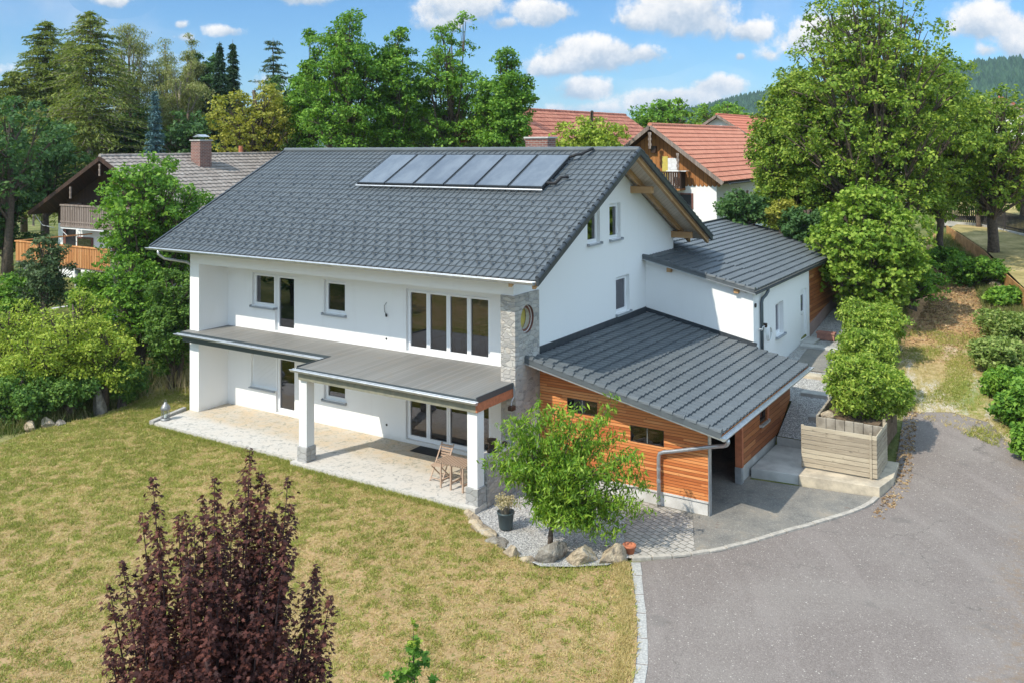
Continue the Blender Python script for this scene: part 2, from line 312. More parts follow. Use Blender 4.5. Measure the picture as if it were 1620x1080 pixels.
mat('pot_dark', (.045,.065,.07), .35, (.06,.085,.09), 4); mat('iron', (.03,.022,.018), .5, (.06,.03,.02), 12)
mat('white_stone', (.75,.76,.78), .7, (.6,.6,.6), 6); mat('hose_white', (.75,.76,.74), .45)
mat('yellow_glass', (.62,.50,.10), .25, (.50,.42,.12), 8); mat('clay_brown', (.20,.085,.06), .7, (.14,.06,.05), 10)
mat('curtain', (.55,.55,.52), .8); mat('steel', (.6,.62,.63), .35, metal=.8)
def glass(name, tint=(.30,.40,.42), body=.22):
    m = bpy.data.materials.new(name); m.use_nodes = True; n = N(m.node_tree); n.n.clear()
    lw = n.new('LayerWeight'); lw.inputs['Blend'].default_value = .5
    f = n.math('ADD', n.math('MULTIPLY', n.math('POWER', lw.outputs['Facing'], 3.5), .8), body*.5, clamp=True)
    tr = n.new('BsdfTransparent'); n.put(tr.inputs[0], tint); gl = n.new('BsdfGlossy'); gl.inputs['Roughness'].default_value = .01; n.put(gl.inputs[0], (.98,.93,1.0))
    mx = n.new('MixShader'); n.put(mx.inputs[0], f); n.l.new(tr.outputs[0], mx.inputs[1]); n.l.new(gl.outputs[0], mx.inputs[2])
    o = n.new('OutputMaterial'); n.l.new(mx.outputs[0], o.inputs[0]); MATS[name] = m; return m
glass('pane'); glass('pane_dark', (.25,.3,.3), .2); glass('lantern_glass', (.85,.88,.86), .1)
def panel_fn(n, P):
    x, y, z = n.xyz(P)[:3]
    g = n.noise(n.comb(n.math('MULTIPLY', x, 1), n.math('MULTIPLY', y, .6), 0), 1.6, 5, .6)
    c = n.mix(n.step(g, .35, .7), (.06,.075,.10), (.12,.14,.165))
    return n.mix(n.math('MULTIPLY', n.noise(P, 40, 3, .6), .3), c, (.20,.23,.26)), None
mat('collector', rough=.22, fn=panel_fn, spec=.9)
mat('panel_frame', (.035,.04,.045), .4, metal=.3)

def leafmat(name, c1, c2, c3, trans=.28, rough=.55, ns=.5):
    m = bpy.data.materials.new(name); m.use_nodes = True; n = N(m.node_tree); n.n.clear()
    g = n.new('NewGeometry'); 
    f = n.math('ADD', n.math('MULTIPLY', g.outputs['Random Per Island'], .55), n.math('MULTIPLY', n.noise(g.outputs['Position'], ns, 4, .6), .75))
    c = n.ramp(f, [(.28, c1), (.58, c2), (.9, c3)])
    b = n.new('BsdfPrincipled'); n.put(b.inputs['Base Color'], c); b.inputs['Roughness'].default_value = rough; b.inputs['Specular IOR Level'].default_value = .18
    t = n.new('BsdfTranslucent'); n.put(t.inputs[0], n.mix(1, c, (1.25,1.35,.6), 'MULTIPLY'))
    mx = n.new('MixShader'); mx.inputs[0].default_value = trans; n.l.new(b.outputs[0], mx.inputs[1]); n.l.new(t.outputs[0], mx.inputs[2])
    o = n.new('OutputMaterial'); n.l.new(mx.outputs[0], o.inputs[0]); MATS[name] = m; return m
leafmat('leaf_ash', (.045,.12,.018), (.11,.24,.03), (.23,.38,.05), ns=.8)
leafmat('leaf_linden', (.055,.115,.016), (.15,.25,.03), (.34,.42,.065), ns=.8)
leafmat('leaf_dark', (.035,.085,.032), (.065,.14,.045), (.11,.20,.06))
leafmat('leaf_spring', (.12,.20,.025), (.25,.34,.04), (.42,.48,.075), ns=.9)
leafmat('leaf_bush', (.045,.11,.025), (.10,.20,.04), (.19,.30,.06), ns=.9)
leafmat('leaf_yellow', (.13,.16,.022), (.28,.29,.045), (.44,.41,.08))
leafmat('leaf_laurel', (.07,.14,.02), (.18,.29,.035), (.38,.46,.08), rough=.4, ns=1.2)
leafmat('leaf_peach', (.075,.17,.02), (.16,.30,.03), (.32,.45,.06), rough=.4, ns=1.5)
leafmat('leaf_purple', (.026,.012,.012), (.062,.024,.022), (.15,.055,.042), trans=.2, rough=.6, ns=1.6)
leafmat('leaf_larch', (.08,.12,.025), (.16,.21,.045), (.28,.32,.08)); leafmat('leaf_birch', (.12,.15,.045), (.22,.25,.08), (.38,.38,.17))
leafmat('leaf_spruce', (.02,.05,.028), (.04,.085,.04), (.07,.13,.06), trans=.1); leafmat('leaf_blue', (.04,.09,.10), (.08,.16,.18), (.15,.26,.28), trans=.1)
leafmat('leaf_pine', (.04,.075,.035), (.075,.12,.05), (.12,.17,.07), trans=.15)
leafmat('grass_green', (.15,.185,.035), (.25,.28,.055), (.40,.39,.11), trans=.2, rough=.8); leafmat('grass_straw', (.28,.24,.08), (.46,.36,.15), (.60,.48,.24), trans=.2, rough=.9)
leafmat('weed', (.05,.10,.02), (.13,.17,.04), (.30,.26,.12)); leafmat('hill_forest', (.014,.045,.030), (.026,.070,.042), (.045,.10,.055), trans=0, rough=.9, ns=.02)
leafmat('leaf_litter', (.16,.09,.05), (.30,.19,.10), (.50,.38,.22), trans=.05, rough=.9); leafmat('dried', (.30,.25,.14), (.42,.36,.20), (.52,.44,.30))
mat('bark', (.14,.105,.08), .95, (.08,.06,.045), 9, bump=(25,.03)); mat('bark_pale', (.30,.26,.20), .9, (.18,.15,.12), 5, bump=(20,.02))
mat('twig_dark', (.05,.03,.03), .9)

# ------------------------------------------------------------------ object helpers
MW = {}
def tag(o, label=None, cat=None, group=None, kind=None):
    if label: o['label'] = label
    if cat: o['category'] = cat
    if group: o['group'] = group
    if kind: o['kind'] = kind
    return o
def thing(name, label, cat, loc=(0,0,0), rz=0, group=None):
    o = bpy.data.objects.new(name, None); C.objects.link(o); o.location = loc; o.rotation_euler = (0, 0, rz); o.empty_display_size = .3
    MW[o.name] = Matrix.Translation(loc) @ Matrix.Rotation(rz, 4, 'Z')
    return tag(o, label, cat, group)
def mesh_obj(name, V, F, material, parent=None, smooth=False, local=False, loc=None):
    me = bpy.data.meshes.new(name); me.from_pydata([tuple(v) for v in V], [], F); 
    return link_mesh(name, me, material, parent, smooth, local, loc)
def link_mesh(name, me, material, parent=None, smooth=False, local=False, loc=None):
    """vertices are in world coordinates unless local; the mesh is moved into its parent's frame"""
    if smooth: me.shade_smooth()
    me.materials.append(MATS[material])
    o = bpy.data.objects.new(name, me); C.objects.link(o)
    if parent is not None:
        o.parent = parent
        if not local: me.transform(MW[parent.name].inverted())
        MW[o.name] = MW[parent.name]
    elif loc is not None:
        me.transform(Matrix.Translation(-Vector(loc))); o.location = loc; MW[o.name] = Matrix.Translation(loc)
    else: MW[o.name] = Matrix()
    return o
class MB:
    def __init__(s): s.V = []; s.F = []
    def add(s, V, F):
        k = len(s.V); s.V += [Vector(v) for v in V]; s.F += [tuple(i+k for i in f) for f in F]; return s
    def box(s, x0, y0, z0, x1, y1, z1, T=None):
        V = [(x0,y0,z0),(x1,y0,z0),(x1,y1,z0),(x0,y1,z0),(x0,y0,z1),(x1,y0,z1),(x1,y1,z1),(x0,y1,z1)]
        if T: V = [T(*v) for v in V]
        return s.add(V, [(0,3,2,1),(4,5,6,7),(0,1,5,4),(1,2,6,5),(2,3,7,6),(3,0,4,7)])
    def bar(s, a, b, w_, h_, upv=(0,0,1)):
        a, b = Vector(a), Vector(b); d = (b-a).normalized(); sd = d.cross(Vector(upv))
        if sd.length < 1e-4: sd = d.cross(Vector((1,0,0)))
        sd.normalize(); u = sd.cross(d).normalized(); sd *= w_/2; u *= h_/2
        V = [a-sd-u, a+sd-u, a+sd+u, a-sd+u, b-sd-u, b+sd-u, b+sd+u, b-sd+u]
        return s.add(V, [(0,3,2,1),(4,5,6,7),(0,1,5,4),(1,2,6,5),(2,3,7,6),(3,0,4,7)])
    def tube(s, pts, rad, n=8, cap=True):
        pts = [Vector(p) for p in pts]; rr = rad if isinstance(rad, (list, tuple)) else [rad]*len(pts); k = len(s.V); prev = None
        for i, p in enumerate(pts):
            d = (pts[min(i+1, len(pts)-1)]-pts[max(i-1, 0)]).normalized()
            if prev is None:
                a = d.cross(Vector((0,0,1)));  a = d.cross(Vector((1,0,0))) if a.length < .1 else a
            else: a = prev-d*prev.dot(d)
            a.normalize(); b = d.cross(a); prev = a
            for j in range(n):
                t = 2*math.pi*j/n; s.V.append(p+(a*math.cos(t)+b*math.sin(t))*rr[i])
        for i in range(len(pts)-1):
            for j in range(n): s.F.append((k+i*n+j, k+i*n+(j+1)%n, k+(i+1)*n+(j+1)%n, k+(i+1)*n+j))
        if cap: s.F.append(tuple(k+j for j in range(n))[::-1]); s.F.append(tuple(k+(len(pts)-1)*n+j for j in range(n)))
        return s
    def lathe(s, prof, c, n=20):
        k = len(s.V); c = Vector(c)
        for r, z in prof:
            for j in range(n): t = 2*math.pi*j/n; s.V.append(c+Vector((r*math.cos(t), r*math.sin(t), z)))
        for i in range(len(prof)-1):
            for j in range(n): s.F.append((k+i*n+j, k+i*n+(j+1)%n, k+(i+1)*n+(j+1)%n, k+(i+1)*n+j))
        s.F.append(tuple(k+j for j in range(n))[::-1]); s.F.append(tuple(k+(len(prof)-1)*n+j for j in range(n))); return s
    def wall(s, outer, holes, T, th):
        """flat wall with real openings: outer/hole loops in (s,t), T(s,t,n) to world, thickness inwards (negative n)"""
        loops = [[Vector((a, b, 0)) for a, b in L] for L in [outer]+holes]
        tris = tessellate_polygon(loops); P = [p for L in loops for p in L]; k = len(s.V); n = len(P)
        s.V += [Vector(T(p.x, p.y, 0)) for p in P]+[Vector(T(p.x, p.y, -th)) for p in P]
        for t in tris: s.F.append(tuple(k+i for i in t)); s.F.append(tuple(k+n+i for i in t[::-1]))
        i0 = 0
        for L in loops:
            for j in range(len(L)):
                a, b = i0+j, i0+(j+1) % len(L); s.F.append((k+a, k+b, k+n+b, k+n+a))
            i0 += len(L)
        return s
    def build(s, name, material, parent=None, smooth=False, local=False, bevel=0, loc=None):
        o = mesh_obj(name, s.V, s.F, material, parent, smooth, local, loc)
        if bevel:
            b = o.modifiers.new('bevel', 'BEVEL'); b.width = bevel; b.segments = 2; b.limit_method = 'ANGLE'; b.angle_limit = R(40)
        return o
def FY(y0, flip=False):     # wall facing -y at y0 : s = x, t = z
    return lambda s_, t, n: (s_, y0-n, t)
def FX(x0):                 # wall facing +x at x0 : s = y, t = z
    return lambda s_, t, n: (x0+n, s_, t)
def copy_tree(o, parent=None):
    c = o.copy(); C.objects.link(c); c.parent = parent
    for ch in list(o.children): copy_tree(ch, c)
    return c

# ------------------------------------------------------------------ terrain
_A = ([-900,5.6,9,13,16,22,30,45,70,150,400,3000], [-.2,-.2,.12,.65,1.05,1.85,2.9,4,4.8,6,8,10])
_B = ([-900,4,7.05,7.12,8.9,11.5,13,16,22,30,45,70,150,400,3000], [-.2,-.2,-.1,.26,1.0,1.30,1.5,1.62,2.42,3.2,4.1,4.9,6,8,10])
_C = ([-900,9.2,10.5,13,22,30,45,70,150,400,3000], [-.2,-.2,1.3,1.6,2.4,3.1,4.1,4.9,6,8,10])
_L = ([-900,6,14,30,45,70,150,400,3000], [-.2,-.2,.8,2.2,3.4,4.9,6,8,10])
def h(x, y):
    if x > 6.35:
        a = np.interp(y, *_A); b = np.interp(y, *_B); t = min(1, (x-6.35)/.5); z = b*(1-t)+a*t
        if x > 9.5 and y > 12:      # bank up to the rusty edging
            e = min(1, max(0, (x-(13.0-.115*y*1.25))/3.0)) * min(1, (y-12)/8); z += .55*max(0, e)
    elif x > (5.17 if y < 8.85 else 3.9): z = np.interp(y, *_B)
    elif x > -13.9: z = np.interp(y, *_C)
    else:
        t = min(1, (-13.9-x)/3); z = np.interp(y, *_C)*(1-t)+np.interp(y, *_L)*t if y > 9 else np.interp(y, *_L)
        z = max(z, np.interp(-x, [18,20,26,34,60,900], [-.2,-.05,.9,2.0,2.6,5]))
    return float(z)
def grid_axis(ps):
    out = []
    for a, b, st in ps: out += list(np.arange(a, b, st))
    return out+[ps[-1][1]]
gx = grid_axis([(-3000,-400,400),(-400,-100,60),(-100,-40,10),(-40,-14,1),(-14,3.5,1),(3.5,5.1,.4),(5.1,5.25,.075),(5.25,6.35,.35),(6.35,7,.22),(7,14,.7),(14,30,2),(30,100,10),(100,400,60),(400,3000,400)])
gx = sorted(set([round(v, 3) for v in gx]+[3.85, 3.95]))
gy = grid_axis([(-3000,-400,400),(-400,-60,60),(-60,-20,8),(-20,3,1.5),(3,7,.5),(7,7.14,.07),(7.14,14,.5),(14,40,1),(40,100,6),(100,400,40),(400,3000,300)])
V = [(x, y, h(x, y)-.03) for y in gy for x in gx]; nx = len(gx)
F = [(j*nx+i, j*nx+i+1, (j+1)*nx+i+1, (j+1)*nx+i) for j in range(len(gy)-1) for i in range(nx-1)]
ground = mesh_obj('ground', V, F, 'earth', smooth=False); tag(ground, kind='structure')
def inside(px, py, poly):
    r = False; n = len(poly)
    for i in range(n):
        x1, y1 = poly[i]; x2, y2 = poly[(i+1) % n]
        if (y1 > py) != (y2 > py) and px < (x2-x1)*(py-y1)/(y2-y1)+x1: r = not r
    return r
def patch(name, poly, off, material, st=.6, zf=None, kind='structure'):
    """a sheet draped on the ground inside a polygon"""
    pts = []; ed = []
    n = len(poly)
    for i in range(n):
        a, b = Vector(poly[i]), Vector(poly[(i+1) % n]); k = max(1, int((b-a).length/st))
        for j in range(k): pts.append(a+(b-a)*j/k)
    m_ = len(pts); ed = [(i, (i+1) % m_) for i in range(m_)]
    xs = [p[0] for p in poly]; ys = [p[1] for p in poly]
    y = min(ys)+st/2
    while y < max(ys):
        x = min(xs)+st/2
        while x < max(xs):
            if inside(x, y, poly): pts.append(Vector((x, y)))
            x += st
        y += st
    v, e, f, *_ = delaunay_2d_cdt(pts, ed, [list(range(m_))], 1, 1e-4)
    zf = zf or h
    o = mesh_obj(name, [(p.x, p.y, zf(p.x, p.y)+off) for p in v], [tuple(q) for q in f], material)
    bpy_fix_normals(o.data)
    return tag(o, kind=kind)
def bpy_fix_normals(me):
    import bmesh
    bm = bmesh.new(); bm.from_mesh(me); bmesh.ops.recalc_face_normals(bm, faces=bm.faces)
    if sum(f.normal.z for f in bm.faces) < 0: bmesh.ops.reverse_faces(bm, faces=bm.faces)
    bm.to_mesh(me); bm.free()
EDGE_W = [(4.52,-2.11),(4.98,-2.98),(5.37,-3.72),(5.93,-4.83),(6.26,-5.58),(6.52,-6.24),(6.70,-6.95),(6.78,-7.7),(6.78,-9.0),(6.6,-10.6),(6.2,-12.4),(5.6,-14.2),(4.8,-16)]
KERB = [(4.48,-1.98),(5.43,-1.25),(6.08,-.48),(6.60,.38),(7.07,1.27),(7.55,2.1),(7.92,2.81),(8.26,3.5),(8.50,4.12),(8.60,4.6),(8.62,5.0)]
LAWN = [(-.3,-1.93),(.25,-2.5),(1.1,-2.95),(1.9,-3.35),(2.9,-3.55),(3.5,-3.2),(4.15,-2.7),(4.5,-2.15)]+EDGE_W[1:]+[(4.0,-18),(-40,-60),(-60,-30),(-22,-12),(-16.2,-6.2),(-16.6,-4),(-16.3,-2),(-16.5,-.8),(-18.6,3.7),(-20,7),(-14,8),(-13.85,-1.0),(-14,-1.65),(-13.6,-1.72),(-6.8,-1.72),(-6.8,-1.93)]
DRIVE = EDGE_W[::-1]+KERB[1:]+[(8.66,6.9),(8.2,11.4),(9.6,12.0),(10.7,11.6),(11.9,9.2),(12.6,2),(13.2,-8),(15.5,-20),(17,-40),(4,-40),(3,-20)]
def lawnz(x, y): return max(h(x, y), -.2)+.04+.06*max(0, min(1, (3.6-x-max(0, -y-3)*-.0)/2.5))*max(0, min(1, (y+7)/3))
patch('lawn', LAWN, .0, 'lawn', .8, zf=lawnz)
patch('driveway', DRIVE, .012, 'asphalt', 1.0)
patch('forecourt', KERB[::-1]+[(4.2,-.9),(3.7,.5),(3.6,1.2),(0.0,1.25),(0.0,8.8),(5.15,8.8),(5.2,4.4),(8.6,4.9)], .02, 'court', .6, zf=lambda x, y: -.195)
patch('paving', [(4.42,-1.97),(4.2,-2.1),(3.3,-1.0),(2.9,.2),(2.9,1.22),(4.35,1.22),(4.9,.75),(5.25,-.1),(5.55,-.75),(5.36,-1.22)], .03, 'pavers', .6, zf=lambda x, y: -.195)
patch('gravel_bed', [(-.05,-1.9),(.3,-2.45),(1.15,-2.9),(2.0,-3.25),(2.9,-3.45),(3.5,-3.1),(4.15,-2.6),(4.4,-2.0),(3.75,-.9),(3.3,.2),(3.25,1.24),(.02,1.24),(.02,-1.3)], .03, 'gravel', .5, zf=lambda x, y: -.172)
patch('gravel_path', [(3.95,8.95),(5.2,8.8),(5.2,7.16),(6.2,7.16),(6.5,7.6),(6.5,9),(6.3,11.5),(5.7,14),(5.1,18),(4.9,22),(3.98,22)], .03, 'gravel', .35, zf=lambda x, y: float(np.interp(y, *_B)))
patch('track', [(8.2,11.35),(7.0,12.5),(6.7,16),(6.6,20),(6.0,26),(5.6,32),(5.2,40),(8.2,40),(8.2,32),(8.6,28),(9.4,24),(10.4,18),(11.2,14),(11.8,9.4),(10.7,11.5),(9.6,11.9)], .02, 'track', .8)
patch('dry_field', [(11.35,22.9),(8.95,32.2),(6.3,39.9),(6.4,46),(20,46),(60,40),(60,22),(13.8,17.6)], .0, 'dry_field', 1.5, zf=lambda x, y: (lambda t: max(h(x, y), 3.0+max(-.3, min(1.2, (y-23)*.075)))*(1-t)+(h(x, y)+.03)*t)(max(0, min(1, (x-22)/25))))
patch('meadow', [(6,47),(20,47),(60,41),(120,90),(80,160),(-10,160),(-6,70)], .25, 'dry_field', 8)

# ------------------------------------------------------------------ roofs
def tiled(o0, U, Vv, L, H, wave=.24, course=.335, wh=.032, stp=.03, seg=6):
    """interlocking roof tiles: wave across, a step at every course. o0 = lower corner, U along eave, Vv up the slope"""
    U, Vv, o0 = Vector(U).normalized(), Vector(Vv).normalized(), Vector(o0); Nn = U.cross(Vv); Nn = Nn if Nn.z > 0 else -Nn
    nu = max(1, round(L/wave)); nv = max(1, round(H/course)); du = L/nu/seg; dv = H/nv
    prof = {6: [0, .35, .85, 1, .85, .35], 4: [0, .8, 1, .8], 5: [0, .22, .42, .82, 1]}[seg]; cut = {6: None, 4: None, 5: [0, .3, .62, .80, .93]}[seg]
    cols = nu*seg+1; hh = [prof[i % seg]*wh for i in range(cols)]
    mb = MB()
    for j in range(nv):
        k = len(mb.V)
        for r, (vv, off) in enumerate(((j*dv, -.01), (j*dv, stp), ((j+1)*dv+.02, .0))):
            for i in range(cols): mb.V.append(o0+U*((i//seg+cut[i % seg])*du*seg if cut else i*du)+Vv*vv+Nn*(hh[i]+off))
        for r in range(2):
            for i in range(cols-1): mb.F.append((k+r*cols+i, k+r*cols+i+1, k+(r+1)*cols+i+1, k+(r+1)*cols+i))
    return mb
def ridge_caps(a, b, n, r=.12):
    mb = MB(); a, b = Vector(a), Vector(b); d = (b-a)/n
    for i in range(n): mb.tube([a+d*i-d*.04, a+d*(i+1)], [r*1.06, r*.94], 12)
    return mb
def gutter(a, b, r=.075, n=8):
    mb = MB(); a, b = Vector(a), Vector(b); d = (b-a).normalized(); sd = d.cross(Vector((0,0,1))); k = 0
    for p in (a, b):
        for rr in (r, r*.86):
            for j in range(n+1):
                t = math.pi*j/n; mb.V.append(p+sd*math.cos(t)*rr-Vector((0,0,1))*math.sin(t)*rr)
    m1 = n+1
    for j in range(n):
        mb.F.append((j, j+1, 2*m1+j+1, 2*m1+j)); mb.F.append((m1+j, 3*m1+j, 3*m1+j+1, m1+j+1))
    for p in (0, n): mb.F.append((p, m1+p, 3*m1+p, 2*m1+p))
    for q in (0, 2*m1): mb.F.append(tuple(q+j for j in range(m1)))
    mb.tube([a+sd*r, b+sd*r], r*.14, 6); mb.tube([a-sd*r, b-sd*r], r*.14, 6)
    return mb

# ------------------------------------------------------------------ openings
def window(parent, T, s0, s1, t0, t1, n0=-.10, leaves=1, sill=True, fr=.07, pane='pane', name='window', sill_m='sill', fm='frame_white'):
    """frame with its leaves, a pane for each and a sill; T(s,t,n) maps the wall's own axes to the world"""
    f = MB(); th = .07
    f.box(s0, t0, n0-th, s0+fr*.7, t1, n0, T); f.box(s1-fr*.7, t0, n0-th, s1, t1, n0, T)
    f.box(s0+fr*.7, t0, n0-th, s1-fr*.7, t0+fr*.8, n0, T); f.box(s0+fr*.7, t1-fr*.8, n0-th, s1-fr*.7, t1, n0, T)
    fo = f.build(name, fm, parent, bevel=.004)
    a0, a1 = s0+fr*.7, s1-fr*.7; wd = (a1-a0)/leaves
    for i in range(leaves):
        b0, b1 = a0+i*wd, a0+(i+1)*wd; z0, z1 = t0+fr*.8, t1-fr*.8; g = MB(); q = .004
        g.box(b0+q, z0+q, n0-th+.015, b0+fr, z1-q, n0+.018, T); g.box(b1-fr, z0+q, n0-th+.015, b1-q, z1-q, n0+.018, T)
        g.box(b0+fr, z0+q, n0-th+.015, b1-fr, z0+fr, n0+.018, T); g.box(b0+fr, z1-fr, n0-th+.015, b1-fr, z1-q, n0+.018, T)
        g.build('frame', fm, fo, bevel=.003)
        p = MB().box(b0+fr, z0+fr, n0-.045, b1-fr, z1-fr, n0-.03, T); p.build('pane', pane, fo)
    if sill:
        sb = MB().box(s0-.04, t0-.055, n0, s1+.04, t0-.015, .10, T); sb.box(s0-.04, t0-.015, n0, s0-.02, t0+.03, .10, T); sb.box(s1+.02, t0-.015, n0, s1+.04, t0+.03, .10, T)
        sb.build('sill', sill_m, fo)
    return fo
def rect(s0, s1, t0, t1): return [(s0,t0),(s1,t0),(s1,t1),(s0,t1)]
def room(parent, x0, y0, z0, x1, y1, z1, openf='', material='interior', name='room'):
    """inward-facing box behind a row of windows; openf lists the sides left open: F front, R right"""
    V = [(x0,y0,z0),(x1,y0,z0),(x1,y1,z0),(x0,y1,z0),(x0,y0,z1),(x1,y0,z1),(x1,y1,z1),(x0,y1,z1)]
    F = {'D':(0,1,2,3),'U':(4,7,6,5),'F':(0,4,5,1),'R':(1,5,6,2),'B':(2,6,7,3),'L':(3,7,4,0)}
    return mesh_obj(name, V, [f for k, f in F.items() if k not in openf], material, parent)

# ================================================================== MAIN HOUSE
HL, D0 = 13.83, 1.30                                     # house length, depth of the loggia
ZF, SL = 5.853, .5196                                    # roof surface at the front eave, its slope
def roofz(y): return ZF+SL*(y+.70) if y < 5.84 else ZF+SL*(12.38-y)
house = thing('house', 'large white plastered two-storey house with dark tiled gable roof, loggia and stone corner pillar', 'house', (-6.9, 5.5, 0))
TT = .14
# walls --------------------------------------------------------------
wb = MB()
up_h = [rect(-12.05,-9.89,2.90,4.89), rect(-8.5,-7.49,3.74,4.88), rect(-4.91,-1.67,2.90,4.87)]
up_h[0] = [(-12.05,3.68),(-10.87,3.68),(-10.87,2.90),(-9.89,2.90),(-9.89,4.89),(-12.05,4.89)]
lo_h = [[(-12.10,.80),(-10.83,.80),(-10.83,.06),(-9.87,.06),(-9.87,2.03),(-12.10,2.03)], rect(-8.5,-7.49,.85,2.05), rect(-4.93,-1.67,.10,2.10)]
wb.wall(rect(-13.34, -.30, -.2, 5.40), up_h+lo_h, FY(D0), .32)
wb.build('wall', 'plaster', house)
wb = MB()                                                # gable wall with its three windows, under the roof line
gy_ = [(0.0,-.3),(11.47,-.3),(11.47,roofz(11.47)-TT-.05),(5.84,roofz(5.84)-TT-.05),(0.0,roofz(0)-TT-.05)]
hole = [(.62+.34*math.cos(2*math.pi*i/22), 4.50+.37*math.sin(2*math.pi*i/22)) for i in range(22)]
gh = [hole, rect(4.42,5.30,6.22,7.44), rect(6.0,6.85,6.22,7.44), rect(6.44,7.50,3.66,4.92)]
wb.wall(gy_, gh, FX(0.0), .30); wb.build('wall', 'plaster', house)
wb = MB()                                                # left gable, piers, beam over the loggia, rear wall
gl = [(.32,-.3),(11.2,-.3),(11.2,roofz(11.47)-TT-.05),(5.84,roofz(5.84)-TT-.05),(.32,roofz(.3)-TT-.05)]
wb.wall(gl, [], FX(-HL+.30), .30); wb.box(-HL, 11.17, -.3, -.3, 11.469, roofz(11.47)-.25); wb.build('wall', 'plaster', house)
MB().box(-HL, 0, -.25, -13.34, D0+.1, 5.229).build('pier', 'plaster', house)
be = MB().box(-HL, .002, 5.23, -.302, .30, roofz(0)-TT-.03); be.box(-13.40, .302, 5.232, -.302, D0-.002, 5.30)
be.build('lintel_beam', 'plaster', house)
MB().box(-13.345, -.02, 2.52, -.302, D0-.002, 2.62).build('ceiling', 'plaster', house)
sp = MB().box(-.41, -.035, -.2, .03, .30, 5.228)           # rubble pillar on the corner
side = [(-.034,-.2),(.42,-.2),(.47,.55),(.60,1.10),(.80,1.60),(1.02,1.95),(1.278,2.15),(1.278,5.229),(-.034,5.229)]
n_ = 22; hole = [(.62+.36*math.cos(2*math.pi*i/n_), 4.50+.40*math.sin(2*math.pi*i/n_)) for i in range(n_)]
sp.wall(side, [hole], FX(.07), .068)
spo = sp.build('stone_pillar', 'rubble', house)
ring = MB()
for rr, r2, X0, X1 in ((.355,.335,.06,-.27), (.335,.275,-.02,-.03)):
    for i in range(n_):
        t0, t1 = 2*math.pi*i/n_, 2*math.pi*(i+1)/n_
        q = [(X, .62+r_*math.cos(t), 4.5+r_*1.09*math.sin(t)) for X, r_ in ((X0, rr), (X1, r2)) for t in (t0, t1)]
        ring.add([q[0], q[1], q[3], q[2]], [(0,1,2,3)])
ring.build('round_frame', 'clay_brown', spo)
disc = MB(); disc.add([(-.20,.62+.34*math.cos(2*math.pi*i/24),4.5+.36*math.sin(2*math.pi*i/24)) for i in range(24)]+[(-.175,.62+.2*math.cos(2*math.pi*i/24),4.5+.22*math.sin(2*math.pi*i/24)) for i in range(24)]+[(-.165,.62,4.5)],
  [(i,(i+1)%24,24+(i+1)%24,24+i) for i in range(24)]+[(24+i,24+(i+1)%24,48) for i in range(24)])
disc.build('round_window', 'yellow_glass', spo)
# openings
TB = FY(D0)
window(house, TB, -12.05, -10.89, 3.68, 4.89)
window(house, TB, -10.87, -9.89, 2.91, 4.89, sill=False, name='balcony_door')
window(house, TB, -8.5, -7.49, 3.74, 4.88)
window(house, TB, -4.91, -1.67, 2.91, 4.87, leaves=4, sill=False, name='sliding_window')
window(house, TB, -10.83, -9.87, .07, 2.03, sill=False, name='terrace_door')
window(house, TB, -8.5, -7.49, .85, 2.05)
window(house, TB, -4.93, -1.67, .11, 2.10, leaves=4, sill=False, name='sliding_window')
rs = MB()
for i in range(26): rs.box(-12.05, .84+i*.044, -.10, -10.90, .84+i*.044+.036, -.085, TB)
rs.box(-12.10, .80, -.15, -12.05, 2.03, -.08, TB); rs.box(-10.90, .80, -.15, -10.84, 2.03, -.08, TB); rs.box(-12.05, .80, -.15, -10.90, .84, -.08, TB)
ro = rs.build('roller_shutter', 'frame_white', house)
MB().box(-12.14, .745, -.08, -10.84, .785, .10, TB).build('sill', 'sill', ro)
TG = FX(0.0)
window(house, TG, 4.42, 5.30, 6.22, 7.44, n0=-.12); window(house, TG, 6.0, 6.85, 6.22, 7.44, n0=-.12); window(house, TG, 6.44, 7.50, 3.66, 4.92, n0=-.12)
# rooms behind the glass
room(house, -13.2, D0+.32, 2.86, -8.95, 5.6, 5.1, 'F'); room(house, -8.9, D0+.32, 2.86, -5.35, 5.0, 5.1, 'F')
lr = room(house, -5.3, D0+.32, 2.86, -.35, 6.0, 5.1, 'F')
room(house, -13.2, D0+.32, .02, -8.95, 5.6, 2.4, 'F'); room(house, -8.9, D0+.32, .02, -5.35, 5.0, 2.4, 'F'); room(house, -5.3, D0+.32, .02, -.35, 6.0, 2.4, 'F')
room(house, -3.0, 6.1, 2.9, -.31, 8.6, 5.1, 'R')
room(house, -.9, 4.0, 5.9, -.31, 7.4, 7.8, 'R', 'larch')
fu = MB()                                                # table and chairs seen through the upper sliding window
fu.box(-3.1, 2.6, 3.56, -1.9, 3.5, 3.6)
for x, y in ((-3.05,2.65),(-1.95,2.65),(-3.05,3.45),(-1.95,3.45)): fu.box(x-.03, y-.03, 2.87, x+.03, y+.03, 3.56)
for x in (-3.4, -2.8, -2.2): fu.box(x-.2, 2.1, 3.28, x+.2, 2.5, 3.33); fu.box(x-.2, 2.08, 3.33, x+.2, 2.12, 3.8); [fu.box(x+a-.02, b-.02, 2.87, x+a+.02, b+.02, 3.28) for a in (-.18,.18) for b in (2.12,2.48)]
fu.build('dining_set', 'clay_brown', house)
